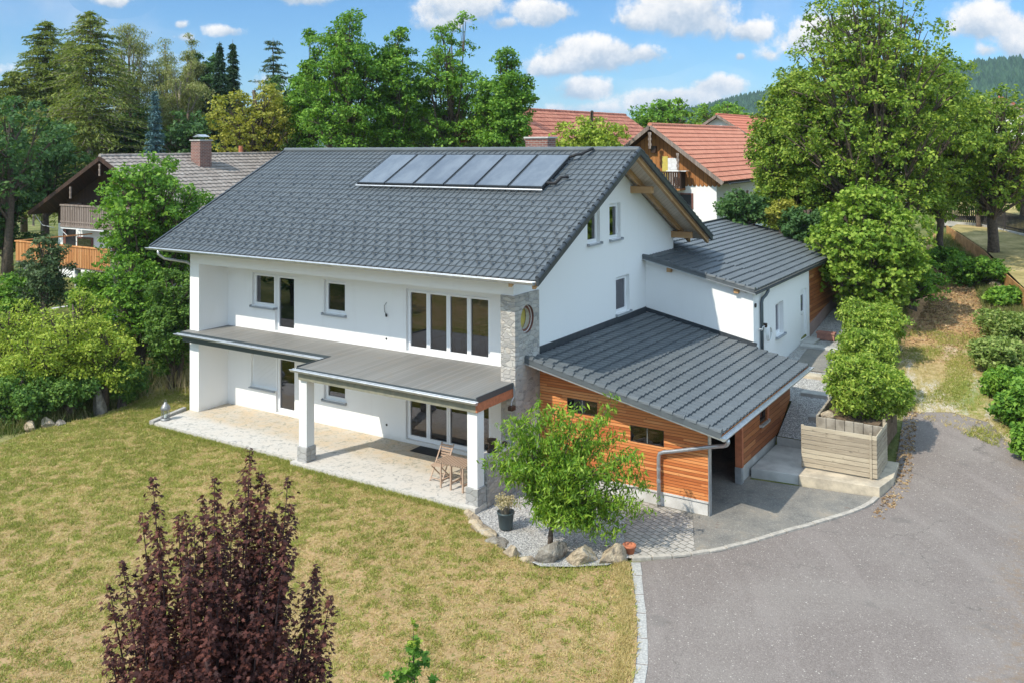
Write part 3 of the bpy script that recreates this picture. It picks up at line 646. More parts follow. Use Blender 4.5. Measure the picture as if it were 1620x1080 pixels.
# balcony floor ------------------------------------------------------
ex = -6.56
dk = MB(); dk.box(-HL-.02, -.36, 2.79, ex, -.004, 2.85); dk.box(-13.335, -.004, 2.79, ex, D0-.004, 2.85)
def slope_box(mb, x0, x1, y0, y1, z0, z1, th):            # slab whose top falls from z1 (at y1) to z0 (at y0)
    V = [(x0,y0,z0-th),(x1,y0,z0-th),(x1,y1,z1-th),(x0,y1,z1-th),(x0,y0,z0),(x1,y0,z0),(x1,y1,z1),(x0,y1,z1)]
    mb.add(V, [(0,3,2,1),(4,5,6,7),(0,1,5,4),(1,2,6,5),(2,3,7,6),(3,0,4,7)])
dk.box(ex, -.004, 2.79, -.415, D0-.004, 2.851); slope_box(dk, ex, -.02, -1.80, -.004, 2.81, 2.851, .06)
dko = dk.build('balcony_floor', 'deck', house)
tr = MB(); tr.box(-HL-.02, -.385, 2.755, ex-.02, -.362, 2.86); tr.box(ex-.022, -1.80, 2.745, ex-.002, -.385, 2.86); tr.box(ex-.02, -1.825, 2.745, -.02, -1.802, 2.815); tr.box(-.018, -1.825, 2.70, .012, -.04, 2.86)
tr.build('edge_trim', 'zinc_dark', dko)
gutter((-14.05,-.46,2.775), (-6.60,-.46,2.765)).build('gutter', 'zinc', house, smooth=False)
gutter((-6.72,-1.90,2.765), (.06,-1.90,2.75)).build('gutter', 'zinc', house)
fb = MB().box(-HL+.02, -.33, 2.50, ex-.1, -.16, 2.745); fb.build('fascia', 'zinc_dark', house)
fb = MB().box(ex+.02, -1.79, 2.45, -.05, -1.60, 2.74); fb.build('fascia', 'fascia', house)
fb = MB().box(ex, -1.60, 2.50, ex+.14, -.34, 2.74); fb.build('fascia', 'zinc_dark', house)
fb = MB().box(-.16, -1.60, 2.46, .0, -.04, 2.735); fb.box(-.048, -1.795, 2.46, .003, -1.601, 2.735); fb.build('edge_board', 'rust_board', house)
so = MB().box(ex+.14, -1.60, 2.66, -.16, .0, 2.70); so.build('soffit', 'soffit', house)
for i, x in enumerate((-6.275, -.066)):                 # two columns on stone plinths
    co = MB().box(x-.32, -1.70, .45, x, -1.38, 2.45).build('column', 'plaster', house, bevel=.006)
    MB().box(x-.36, -1.74, -.15 if i else .0, x+.035, -1.34, .448).build('plinth', 'plinth_stone', co, bevel=.015)
lw = MB().box(-.30, -1.335, -.2, .0, -.04, 1.10); lw.build('parapet_wall', 'rubble', house)
MB().box(-.33, -1.336, 1.102, .03, -.036, 1.16).build('coping', 'concrete_pale', house, bevel=.012)
# terrace slab
te = MB()
def prism(mb, poly, z0, z1):
    k = len(mb.V); n = len(poly); tris = tessellate_polygon([[Vector((a, b, 0)) for a, b in poly]])
    mb.V += [Vector((a, b, z0)) for a, b in poly]+[Vector((a, b, z1)) for a, b in poly]
    for t in tris: mb.F.append(tuple(k+i for i in t)); mb.F.append(tuple(k+n+i for i in t))
    for j in range(n): mb.F.append((k+j, k+(j+1)%n, k+n+(j+1)%n, k+n+j))
prism(te, [(-13.60,-1.63),(-6.78,-1.63),(-6.78,-1.88),(-.02,-1.88),(-.02,-.04),(-.412,-.04),(-.412,D0-.003),(-13.338,D0-.003),(-13.338,-.003),(-13.84,-.003)], -.22, 0)
tag(te.build('terrace', 'stamped'), kind='structure')
te = MB(); prism(te, [(-13.6,-1.66),(-14.02,-.002),(-14.16,-.01),(-13.78,-1.69)], -.2, .06); 
tag(te.build('terrace_kerb', 'granite'), 'low granite kerb stones edging the left end of the terrace by the lantern', 'kerb')
# roof ---------------------------------------------------------------
XL, XR, YR, YB, YE = -15.14, 1.20, 5.84, 12.38, -.70
vs = Vector((0, 1, SL)).normalized(); vb = Vector((0, -1, SL)).normalized(); HS = (YR-YE)*math.sqrt(1+SL*SL)
rf = tiled((XL, YE, ZF-.035), (1,0,0), vs, XR-XL, HS, seg=5, wh=.036, stp=.024); roof = rf.build('roof', 'tile', house)
rf = tiled((XR, YB, ZF-.035), (-1,0,0), vb, XR-XL, HS, seg=4, wave=.36); rf.build('roof', 'tile', house)
ridge_caps((XL, YR, roofz(YR)+.0), (XR, YR, roofz(YR)+.0), 42, .10).build('ridge_tiles', 'tile', roof, smooth=False)
def slopeboard(mb, x0, x1, ya, yb, dz0, dz1):
    """box following the roof line between ya and yb, dz below the tiles"""
    V = [(x, y, roofz(y)+dz) for dz in (dz1, dz0) for (x, y) in ((x0,ya),(x1,ya),(x1,yb),(x0,yb))]
    mb.add(V, [(0,3,2,1),(4,5,6,7),(0,1,5,4),(1,2,6,5),(2,3,7,6),(3,0,4,7)])
sb = MB()
for (a, b) in ((YE+.04, YR), (YR, YB-.04)): slopeboard(sb, XL+.03, XR-.03, a, b, -.075, -.125)
sb.build('soffit', 'soffit', roof)
for x0, x1 in ((XR-.03, XR+.05), (XL-.05, XL+.03)):
    vt = MB()
    for (a, b) in ((YE-.02, YR), (YR, YB+.02)): slopeboard(vt, x0, x1, a, b, .035, -.16)
    vt.build('verge', 'tile_trim', roof)
n_c = 22
vt = MB()
for sgn in (1, -1):
    for j in range(n_c):                                  # overlapping verge tiles
        y0 = YR-sgn*(YR-YE)*(j/n_c); y1 = YR-sgn*(YR-YE)*((j+1)/n_c)
        p0, p1 = Vector((XR+.0, y0, roofz(y0)+.015)), Vector((XR+.0, y1, roofz(y1)+.04)); vt.tube([p0, p1], [.055,.07], 8)
vt.build('verge_tiles', 'tile_trim', roof)
rr = MB()
for x in (XR-.20, XR-.95):
    for (a, b) in ((YE+.06, YR), (YR, YB-.06)): slopeboard(rr, x, x+.11, a, b, -.126, -.30)
rr.build('rafter', 'rafter', roof)
for y, z in ((5.84, None), (7.75, None), (11.36, None)):
    zt = roofz(y)-.30; ln = .80 if y != 5.84 else .6
    mb = MB().box(-.02, y-.10, zt-.24, ln, y+.10, zt); mb.build('purlin', 'rafter', roof, bevel=.01)
gutter((-15.2,-.80,5.80), (1.16,-.80,5.79), r=.085).build('gutter', 'zinc', house)
gutter((1.16,12.48,5.80), (-15.2,12.48,5.80), r=.085).build('gutter', 'zinc_dark', house)
MB().tube([(-14.55,-.80,5.73),(-14.55,-.80,5.60),(-14.45,-.62,5.42),(-14.02,-.02,5.26),(-13.93,.12,5.15),(-13.93,.14,.0)], .05, 10).build('downpipe', 'zinc', house, smooth=True)
# snow guards: every second tile, staggered; the ones nearest the viewer as parts
sgm = MB(); dvz = vs; nn = Vector((0,-SL,1)).normalized()
sgm.add([Vector((-.03,0,0)), Vector((.03,0,0)), Vector((.03,0,0))+nn*.085, Vector((-.03,0,0))+nn*.085]+[Vector((-.03,0,0))+vs*.09, Vector((.03,0,0))+vs*.09], [(0,1,2,3),(0,3,4),(1,5,2),(3,2,5,4)])
guards = []
for j in range(1, 16):
    if j in (12, 14): continue
    for i in range(0, 34):
        x = XL+.45+i*.48+(.24 if j % 2 else 0); 
        if x > XR-.1: continue
        if j > 5 and i % 2 == (j//2) % 2: continue
        y = YE+(j*.335+.12)/math.sqrt(1+SL*SL); guards.append((x, y, roofz(y)+.03))
guards.sort(key=lambda p: (Vector(p)-CAM).length)
g0 = mesh_obj('snow_guard', sgm.V, sgm.F, 'stud', roof, local=True); wl = MW[house.name].inverted()
g0.location = wl @ Vector(guards[0])
for p in guards[1:100]:
    g = g0.copy(); C.objects.link(g); g.parent = roof; g.location = wl @ Vector(p)
rest = MB()
for p in guards[100:]: rest.add([v+Vector(p) for v in sgm.V], sgm.F)
tag(rest.build('snow_guards', 'stud', roof), kind='stuff')
# solar collectors
NN = nn
def onroof(x, y, d): return Vector((x, y, roofz(y)))+NN*d
px0, px1, y0_, y1_ = -8.80, -.97, 3.34, 5.28
pw = (px1-px0)/6
for i in range(6):
    a, b = px0+i*pw+.022, px0+(i+1)*pw-.022
    P = lambda x, y, d: onroof(x, y, d)
    T = lambda s_, t, n: P(s_, t, n)
    f = MB(); fr = .035
    f.box(a, y0_, .08, b, y0_+fr, .17, T); f.box(a, y1_-fr, .08, b, y1_, .17, T); f.box(a, y0_+fr, .08, a+fr, y1_-fr, .17, T); f.box(b-fr, y0_+fr, .08, b, y1_-fr, .17, T); f.box(a+fr, y0_+fr, .08, b-fr, y1_-fr, .10, T)
    fo = f.build('solar_panel', 'panel_frame', house)
    MB().box(a+fr, y0_+fr, .145, b-fr, y1_-fr, .16, T).build('glass', 'collector', fo)
MB().tube([onroof(px0,y0_-.06,.09), onroof(px1,y0_-.06,.09)], .03, 6).build('mounting_rail', 'zinc', house)
hs = MB(); hs.tube([onroof(-.97,5.1,.16), onroof(-.75,5.2,.2), onroof(-.68,5.35,.12), onroof(-.5,5.5,.16), onroof(-.45,5.75,.1)], .05, 8); hs.build('insulated_pipe', 'black_rubber', house, smooth=True); hs = MB(); hs.tube([onroof(-.97,3.6,.14), onroof(-.7,3.65,.1), onroof(-.62,3.9,.16), onroof(-.4,4.0,.12)], .05, 8)
hs.build('insulated_pipe', 'black_rubber', house, smooth=True)
ch = MB().box(-4.15, 7.4, 7.5, -3.2, 8.0, 9.66); cho = ch.build('chimney', 'brick', roof)
MB().box(-4.2, 7.35, 9.662, -3.15, 8.05, 9.72).build('chimney_cap', 'concrete', cho)
# small fittings on the wall
MB().tube([(-5.70,D0-.01,4.35),(-5.76,D0-.06,4.24),(-5.75,D0-.05,4.05),(-5.70,D0-.04,3.98)], .008, 5).build('loose_cable', 'black_rubber', house)
MB().tube([(-5.70,D0-.05,3.99),(-5.67,D0-.06,3.90)], .03, 8).build('cable_end', 'black_rubber', house)
for z in (3.18, .43): MB().tube([(-5.72,D0+.01,z),(-5.72,D0-.012,z)], .035, 12).build('socket', 'dark', house)
fl = MB().box(.06, -.42, 2.18, .20, -.22, 2.30).build('floodlight', 'iron', house, bevel=.01)
MB().tube([(.03,-.05,2.75),(.06,-.08,2.5),(.06,-.2,2.4),(.1,-.3,2.3)], .012, 6).build('cable', 'zinc', house)

# ================================================================== CARPORT
K = .205; CZ = 3.416
carport = thing('carport', 'lean-to carport clad in orange larch boards with sloping dark tiled roof', 'carport', (2.6, 4.8, -.24))
def cz(x): return CZ-K*x
T1 = FY(1.278)
wl_ = MB().wall([(.075,.20),(5.13,.20),(5.13,cz(5.13)-.17),(.075,cz(.075)-.17)], [rect(.97,1.93,1.88,2.28), rect(2.93,3.91,1.38,1.82)], T1, .10)
wl_.build('wall', 'larch', carport)
pl = MB().box(.075, 1.30, -.5, 5.10, 1.46, .198); pl.box(.075,1.262,.15,5.13,1.30,.199); pl.build('plinth', 'concrete_pale', carport)
MB().box(5.131, 1.275, -.24, 5.155, 1.46, cz(5.13)-.19).build('corner_trim', 'zinc', carport)
for (a, b, c_, d_) in ((.97,1.93,1.88,2.28), (2.93,3.91,1.38,1.82)):
    f = MB(); f.box(a, c_, -.05, b, c_+.02, -.01, T1); f.box(a, d_-.02, -.05, b, d_, -.01, T1); f.box(a, c_+.02, -.05, a+.02, d_-.02, -.01, T1); f.box(b-.02, c_+.02, -.05, b, d_-.02, -.01, T1)
    fo = f.build('window', 'iron', carport); MB().box((a+b)/2-.008, c_+.02, -.045, (a+b)/2+.008, d_-.02, -.015, T1).build('mullion', 'zinc', fo)
    MB().box(a+.02, c_+.02, -.036, b-.02, d_-.02, -.03, T1).build('pane', 'pane_dark', fo)
# side wall, doorway towards the front
T2 = FX(5.13); sw = [(4.02,.28),(7.35,.28),(7.6,.34),(8.86,1.05),(8.86,cz(5.13)-.17),(4.02,cz(5.13)-.17)]
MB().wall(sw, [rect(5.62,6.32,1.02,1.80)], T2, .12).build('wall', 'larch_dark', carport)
MB().box(4.98, 4.0, -.3, 5.10, 7.36, .279).build('plinth', 'concrete', carport)
MB().box(4.96, 3.88, .28, 5.16, 4.018, cz(5.13)-.18).build('post', 'rust_board', carport)
MB().box(4.95, 3.87, -.3, 5.135, 4.05, .278).build('post_foot', 'zinc', carport)
fo = window(carport, T2, 5.62, 6.32, 1.02, 1.80, n0=-.05, pane='pane_dark', sill_m='granite', fm='iron', fr=.05)
MB().box(5.133, 6.32, 1.0, 5.165, 6.46, 1.86).build('casing', 'rust_board', carport)
MB().box(.075, 8.60, -.3, 5.0, 8.80, 2.2).build('back_wall', 'black_wood', carport)
# roof of the carport
XE = 5.76; uv = Vector((-1, 0, K)).normalized()
rf = tiled((XE, .50, cz(XE)-.03), (0,1,0), uv, 8.33, (XE-.09)*math.sqrt(1+K*K), wave=.27, course=.335, wh=.04, stp=.055)
cr = rf.build('roof', 'tile', carport)
V = [(x, y, cz(x)+dz) for dz in (-.10,-.05) for (x, y) in ((.03,.56),(XE-.02,.56),(XE-.02,8.82),(.03,8.82))]
MB().add(V, [(0,3,2,1),(4,5,6,7),(0,1,5,4),(1,2,6,5),(2,3,7,6),(3,0,4,7)]).build('soffit', 'larch', cr)
rr = MB()
for y in (.9, 1.6, 2.9, 4.2, 5.5, 6.8, 8.0): rr.bar((.05,y,cz(.05)-.18), (XE-.15,y,cz(XE-.15)-.18), .09, .15)
rr.build('rafter', 'larch_dark', cr)
vt = MB(); vt.bar((.0,.475,cz(0)-.02), (XE+.02,.475,cz(XE)-.02), .05, .15)
k = 18
for j in range(k):
    xa, xb = XE*j/k, XE*(j+1)/k; vt.tube([(xa,.52,cz(xa)+.03),(xb+.02,.52,cz(xb)+.055)], [.065,.085], 10)
vt.build('verge', 'tile', cr)
MB().bar((.0,.45,cz(0)-.12), (XE+.04,.45,cz(XE)-.12), .02, .03).build('drip_edge', 'zinc', cr)
fl = MB(); fl.box(.002, .50, CZ-.05, .03, 8.84, CZ+.17); fl.bar((.03,8.83,cz(.03)+.08), (4.05,8.83,cz(4.05)+.08), .03, .14); fl.build('flashing', 'tile_trim', cr)
gutter((XE+.09, 8.86, cz(XE)-.06), (XE+.09, .42, cz(XE)-.07), r=.075).build('gutter', 'zinc', carport)
MB().tube([(5.85,.74,2.06),(5.85,.76,1.98),(5.80,.80,1.90),(5.66,.92,1.82),(5.50,1.02,1.76),(5.2,1.10,1.66),(4.2,1.17,1.36),(3.95,1.17,1.30),(3.83,1.17,1.24),(3.80,1.17,1.12),(3.80,1.17,-.22)], .052, 12).build('downpipe', 'zinc', carport, smooth=True)
jo = MB()
for z in (.86, .55, -.02): jo.tube([(3.80,1.17,z),(3.80,1.17,z-.07)], .062, 12)
jo.build('pipe_clamp', 'zinc', carport)
for x, z in ((2.60, 2.40), (4.87, 1.98), (.2, 2.98)): MB().box(x-.10, 1.10, cz(x)-.36, x+.10, 1.275, cz(x)-.20).build('beam_end', 'rust_board' if x < 1 else 'rafter', carport)
MB().box(.075, 1.47, -.6, .09, 8.6, -.5).build('floor_edge', 'concrete', carport)

# ================================================================== ANNEX
annex = thing('annex', 'low white annex with sloping dark tiled roof and brown timber rear section', 'annex', (1, 15, 1.4))
KA = .223; AZ = 5.414
def azf(x): return AZ-KA*x
T3 = FY(8.85); T4 = FX(3.94)
MB().wall([(.003,1.0),(3.638,1.0),(3.638,azf(3.64)-.16),(.003,azf(0)-.16)], [], T3, .3).build('wall', 'plaster', annex)
aw = [(8.85,.4),(16.0,.4),(16.0,azf(3.94)-.15),(8.85,azf(3.94)-.15)]
MB().wall(aw, [rect(11.38,12.38,2.44,3.64), rect(14.72,15.62,1.72,3.66)], T4, .30).build('wall', 'plaster', annex)
window(annex, T4, 11.38, 12.38, 2.44, 3.64, n0=-.16)
dr = MB().box(14.72, 1.72, -.14, 14.80, 3.66, -.07, T4); dr.box(15.54, 1.72, -.14, 15.62, 3.66, -.07, T4); dr.box(14.80, 3.58, -.14, 15.54, 3.66, -.07, T4); dr.box(14.80, 1.72, -.12, 15.54, 2.78, -.08, T4); dr.box(14.80, 3.42, -.12, 15.54, 3.58, -.08, T4); dr.box(14.80, 2.78, -.12, 14.92, 3.42, -.08, T4); dr.box(15.42, 2.78, -.12, 15.54, 3.42, -.08, T4)
do = dr.build('door', 'frame_white', annex); MB().box(14.92, 2.78, -.11, 15.42, 3.42, -.10, T4).build('pane', 'pane', do)
MB().tube([(3.90,14.86,2.7),(3.93,14.86,2.7),(3.93,14.98,2.7)], .012, 6).build('handle', 'zinc', do)
room(annex, .5, 9.4, 1.9, 3.62, 15.8, 4.3, 'R')
MB().box(3.94, 14.62, 1.3, 4.45, 15.75, 1.70).build('door_step', 'concrete', annex)
MB().wall([(16.0,2.12),(22.0,2.80),(22.0,azf(3.94)-.15),(16.0,azf(3.94)-.15)], [], FX(3.90), .1).build('wall', 'larch_dark', annex)
MB().wall([(16.0,1.3),(22.0,1.6),(22.0,2.80),(16.0,2.119)], [], FX(3.95), .2).build('plinth', 'concrete_pink', annex)
MB().box(-5.5, 21.7, 1.2, 3.84, 21.95, azf(3.94)-.2).build('wall', 'larch_dark', annex)
XA = 4.06; uva = Vector((-1, 0, KA)).normalized()
LA = (XA+1.45)
rf = tiled((XA, 11.48, azf(XA)-.03), (0,1,0), uva, 10.35, LA*math.sqrt(1+KA*KA), wave=.27, course=.335, wh=.04, stp=.055); ar = rf.build('roof', 'tile', annex)
rf = tiled((XA, 8.62, azf(XA)-.03), (0,1,0), uva, 2.86, (XA-.03)*math.sqrt(1+KA*KA), wave=.27, course=.335, wh=.04, stp=.055); rf.build('roof', 'tile', annex)
for (xa, ya, yb) in ((.05, 8.68, 11.48), (-1.4, 11.48, 21.8)):
    V = [(x, y, azf(x)+dz) for dz in (-.11,-.05) for (x, y) in ((xa,ya),(XA-.02,ya),(XA-.02,yb),(xa,yb))]
    MB().add(V, [(0,3,2,1),(4,5,6,7),(0,1,5,4),(1,2,6,5),(2,3,7,6),(3,0,4,7)]).build('soffit', 'soffit', ar)
vt = MB(); vt.bar((.02,8.60,azf(0)-.03), (XA+.02,8.60,azf(XA)-.03), .05, .13); k = 12
for j in range(k):
    xa, xb = XA*j/k, XA*(j+1)/k; vt.tube([(xa,8.64,azf(xa)+.02),(xb+.02,8.64,azf(xb)+.045)], [.06,.08], 10)
vt.build('verge', 'tile', ar)
MB().bar((.02,8.575,azf(0)-.11), (XA+.05,8.575,azf(XA)-.11), .02, .03).build('drip_edge', 'zinc', ar)
vt = MB(); vt.bar((XA,21.86,azf(XA)), (-1.45,21.86,azf(-1.45)), .10, .16); vt.build('verge', 'tile_trim', ar); vt = MB(); vt.bar((-1.48,11.5,azf(-1.45)), (-1.48,21.9,azf(-1.45)), .10, .16); vt.build('verge', 'tile_trim', ar)
rest = MB()
gutter((XA+.06, 21.9, azf(XA)-.07), (XA+.06, 8.6, azf(XA)-.07), r=.06).build('gutter', 'tile_trim', annex)
MB().tube([(4.12,9.95,4.42),(4.12,9.93,4.32),(4.08,9.8,4.20),(4.02,9.62,4.10),(4.01,9.55,3.98),(4.01,9.55,1.05)], .055, 12).build('downpipe', 'zinc_dark', annex, smooth=True)
for x in (.97, 3.40): MB().box(x-.08, 8.68, azf(x)-.30, x+.08, 8.848, azf(x)-.15).build('beam_end', 'rafter', annex)
MB().tube([(3.94,9.02,3.95),(3.985,9.02,3.95)], .07, 14).build('vent', 'dark', annex)
# coiled white hose hanging on the wall
hs = MB(); cc = Vector((4.10, 9.98, 2.86))
for q in range(3):
    pts = [cc+Vector((.03*q, (.25-.02*q)*math.cos(t), (.26-.02*q)*math.sin(t))) for t in np.linspace(0, 2*math.pi, 26)]
    hs.tube(pts, .014, 6)
hs.tube([(3.98,9.86,3.13),(4.05,9.6,3.18),(4.08,9.3,3.12),(4.05,9.15,3.14)], .014, 6); hs.tube([(4.0,9.9,3.12),(4.06,9.35,3.06)], .014, 6)
tag(hs.build('garden_hose', 'hose_white', smooth=True, loc=(4.1,9.98,2.86)), 'coil of white garden hose hanging beside the dark downpipe of the annex', 'hose')
MB().box(3.94, 9.92, 3.06, 4.06, 10.0, 3.2).build('hose_hook', 'iron', annex)
# ================================================================== THINGS ROUND THE HOUSE
mat('bed_soil', (.12,.08,.05), 1, (.20,.14,.09), 6, bump=(14,.04)); mat('palisade', (.36,.32,.26), .9, (.22,.19,.15), 3, bump=(20,.006))
# edging stones along the drive: one object each
def polyline_pts(pl, lens):
    segs = [(Vector(pl[i]), Vector(pl[i+1])) for i in range(len(pl)-1)]; out = []; i = 0; t = 0.
    for L in lens:
        p0 = segs[i][0].lerp(segs[i][1], t/((segs[i][1]-segs[i][0]).length)); need = L
        while i < len(segs) and need > (segs[i][1]-segs[i][0]).length-t:
            need -= (segs[i][1]-segs[i][0]).length-t; i += 1; t = 0
        if i >= len(segs): break
        t += need; p1 = segs[i][0].lerp(segs[i][1], t/((segs[i][1]-segs[i][0]).length)); out.append((p0, p1))
    return out
rng = random.Random(5)
places = ['touching the boulders','second from the boulders','third from the boulders','fourth from the boulders','fifth from the boulders','sixth from the boulders','near the bottom edge of the picture','cut off by the bottom edge of the picture']
for i, (a, b) in enumerate(polyline_pts(EDGE_W, [.62,.85,.78,.95,.9,.88,.92,.9,.85,.9,1,1,1])):
    d = (b-a).normalized(); n = Vector((-d.y, d.x)); a = a+d*.015; b = b-d*.015; w_ = .21+rng.uniform(-.012,.012); mb = MB(); j = [rng.uniform(-.012,.012) for _ in range(4)]
    prism(mb, [a+n*j[0], b+n*j[1], b+n*(w_+j[2]), a+n*(w_+j[3])], -.4, -.175+rng.uniform(-.008,.008))
    o = mb.build('edging_stone', 'granite', bevel=.012, loc=(*((a+b)/2), -.25))
    tag(o, 'pale granite edging stone of the drive, '+(places[i] if i < 7 else 'cut off by the bottom picture edge' if i == 7 else ['first','second','third','fourth','fifth','last'][min(i-8,5)]+' one below the picture edge'), 'edging stone', 'granite edging stones')
mb = MB()
for a, b in polyline_pts(KERB, [.48]*17):
    d = (b-a).normalized(); n = Vector((-d.y, d.x)); prism(mb, [a+d*.01-n*.0, b-d*.01, b-d*.01+n*.13, a+d*.01+n*.13], -.4, -.14+rng.uniform(-.006,.006))
tag(mb.build('kerb', 'kerb_stone', bevel=.01), kind='structure')

# boulders round the gravel bed
def rock(name, label, loc, sz, seed, material='rock', cat='boulder', group=None, rz=0, sharp=1.0):
    import bmesh
    from mathutils import noise
    bm = bmesh.new(); bmesh.ops.create_icosphere(bm, subdivisions=4, radius=1)
    r = random.Random(seed); off = Vector((r.uniform(0,50), r.uniform(0,50), r.uniform(0,50)))
    planes = [(Vector((r.uniform(-1,1), r.uniform(-1,1), r.uniform(-.6,1))).normalized(), r.uniform(.45,.8)) for _ in range(11)]
    M_ = Matrix.Rotation(rz, 4, 'Z')
    for v in bm.verts:
        for n, d in planes:
            e = v.co.dot(n)-d
            if e > 0: v.co -= n*e*.92*sharp
        v.co += v.co.normalized()*(noise.fractal(v.co*1.8+off, 1, 2, 4)*.09)
        v.co = M_ @ Vector((v.co.x*sz[0], v.co.y*sz[1], v.co.z*sz[2]))
    me = bpy.data.meshes.new(name); bm.to_mesh(me); bm.free(); me.materials.append(MATS[material])
    o = bpy.data.objects.new(name, me); C.objects.link(o); o.location = loc
    return tag(o, label, cat, group)
BR = [((-.02,-2.06,-.12),(.30,.26,.16),'flat tan boulder beside the right column of the terrace','rock'),
 ((.42,-2.40,-.12),(.28,.24,.20),'brown boulder left of the dark plant pot, next to the flat tan one','rock'),
 ((.78,-2.70,-.12),(.42,.24,.24),'long angular brown boulder in front of the dark plant pot','rock'),
 ((1.35,-2.98,-.14),(.38,.24,.22),'grey-brown boulder between dark plant pot and upright pale one','rock_grey'),
 ((2.0,-3.30,-.12),(.27,.22,.30),'upright pale orange boulder at the outer bend of the gravel bed','rock'),
 ((2.42,-3.38,-.16),(.26,.20,.16),'low rounded tan boulder at the foot of the big grey rock','rock'),
 ((2.86,-2.98,-.10),(.58,.33,.38),'big grey layered boulder at the foot of the peach tree','rock_grey'),
 ((3.50,-2.72,-.10),(.52,.36,.33),'broad tan boulder right of the big grey one','rock'),
 ((4.10,-2.25,-.12),(.46,.34,.31),'rounded pale boulder beside the terracotta pot','rock')]
for i, (l, s_, lb, mt) in enumerate(BR): rock('boulder', lb, l, s_, 40+i, mt, group='boulders round the gravel bed', rz=-.6+.25*i)
rock('standing_stone', 'tall pointed grey stone standing at the edge of the shrubs left of the lawn', (-16.75,-1.65,.05), (.34,.26,.78), 71, 'rock_grey', 'stone', sharp=.8)
rock('garden_rock', 'small pale rock at the left lawn edge, leftmost of three', (-17.05,-4.0,-.05), (.34,.2,.2), 72, 'rock', 'rock', 'rocks at the left lawn edge')
rock('garden_rock', 'small orange-tan rock at the left lawn edge, middle of three', (-16.95,-3.45,-.05), (.32,.24,.22), 73, 'rock', 'rock', 'rocks at the left lawn edge')
rock('garden_rock', 'small grey rock at the left lawn edge, rightmost of three', (-16.55,-3.25,-.08), (.22,.2,.15), 74, 'rock_grey', 'rock', 'rocks at the left lawn edge')
rock('garden_rock', 'round grey-white rock in the neighbour garden below the deck', (-29.2, 6.0, 2.05), (.6,.4,.35), 75, 'rock_grey', 'rock')
rock('garden_rock', 'pale rock showing among the bushes under the rusty edging', (9.75,27.0,2.6), (.45,.4,.38), 76, 'rock', 'rock')
rock('garden_rock', 'pale rock at the foot of the rusty edging near the right picture edge', (10.6,24.3,2.3), (.5,.4,.38), 77, 'rock', 'rock')
ws = MB().box(-31.5, 4.4, 1.35, -29.9, 5.3, 1.44); ws.box(-31.1, 4.7, .6, -30.3, 5.1, 1.349); tag(ws.build('stone_slab', 'white_stone', bevel=.03, loc=(-30.7,4.9,1.0)), 'low white stone slab lying among the yellow-green shrubs', 'slab')

# lantern on the terrace corner
lx, ly = -13.55, -1.22
la = thing('lantern', 'weathered metal storm lantern on the left corner of the terrace', 'lantern', (lx, ly, 0))
b = MB().lathe([(.17,.0),(.18,.03),(.15,.06),(.14,.07)], (lx,ly,0)); b.build('base', 'lantern_metal', la, smooth=True)
b = MB()
for i in range(6): t = i*math.pi/3; b.tube([(lx+.13*math.cos(t),ly+.13*math.sin(t),.07),(lx+.13*math.cos(t),ly+.13*math.sin(t),.36)], .009, 5)
b.build('frame', 'lantern_metal', la)
MB().lathe([(.115,.07),(.115,.36)], (lx,ly,0)).build('glass', 'lantern_glass', la, smooth=True)
MB().lathe([(.05,.07),(.05,.17)], (lx,ly,0), 12).build('candle', 'hose_white', la)
b = MB().lathe([(.15,.36),(.17,.38),(.155,.44),(.11,.52),(.06,.56),(.05,.60),(.02,.62)], (lx,ly,0)); b.build('cap', 'lantern_metal', la, smooth=True)
b = MB().tube([(lx+.06*math.cos(t),ly,.64+.06*math.sin(t)) for t in np.linspace(0,2*math.pi,14)], .007, 5); b.build('ring', 'lantern_metal', la)
# folding table and chair
ft = thing('folding_table', 'slatted wooden folding table on the terrace behind the right column', 'table', (-1.33, -.93, 0))
X0, X1, Y0, Y1 = -1.83, -.80, -1.22, -.62
tp = MB(); ns = 13
for i in range(ns): x = X0+(X1-X0)*i/ns; tp.box(x, Y0, .705, x+(X1-X0)/ns-.032, Y1, .725)
tp.box(X0, Y0+.04, .665, X1, Y0+.075, .703); tp.box(X0, Y1-.075, .665, X1, Y1-.04, .703); tp.build('table_top', 'teak', ft)
for x, y in ((X0+.16,Y0+.055),(X0+.16,Y1-.055),(X0+.50,Y0+.055),(X0+.50,Y1-.055),(X1-.12,Y0+.055),(X1-.12,Y1-.055)): MB().box(x-.022, y-.018, .001, x+.022, y+.018, .664).build('leg', 'teak', ft)
st_ = MB(); st_.box(X0+.14, Y0+.08, .16, X0+.18, Y1-.08, .20); st_.box(X0+.48, Y0+.08, .16, X0+.52, Y1-.08, .20); st_.box(X1-.14, Y0+.08, .16, X1-.10, Y1-.08, .20); st_.build('stretcher', 'teak', ft)
fc = thing('folding_chair', 'slatted wooden folding chair beside the folding table on the terrace', 'chair', (-2.04,-.68,0))
cx_, cy_ = -2.04, -.68
sc_ = MB()
for i in range(7): sc_.box(cx_-.20, cy_-.22+i*.058, .432+.004*i, cx_+.20, cy_-.22+i*.058+.042, .448+.004*i)
sc_.build('seat', 'teak', fc)
bk = MB()
for i in range(5):
    z = .56+i*.072; y = cy_+.22+(z-.45)*.25; bk.box(cx_-.19, y-.008, z, cx_+.19, y+.008, z+.05)
bk.build('backrest', 'teak', fc)
for s_ in (-1, 1):
    MB().bar((cx_+s_*.205, cy_-.24, .002), (cx_+s_*.205, cy_+.35, .93), .022, .035, (1,0,0)).build('leg', 'teak', fc)
    MB().bar((cx_+s_*.18, cy_+.26, .002), (cx_+s_*.18, cy_-.20, .43), .022, .035, (1,0,0)).build('leg', 'teak', fc)
MB().bar((cx_-.2, cy_-.19, .08), (cx_+.2, cy_-.19, .08), .03, .02).build('stretcher', 'teak', fc)
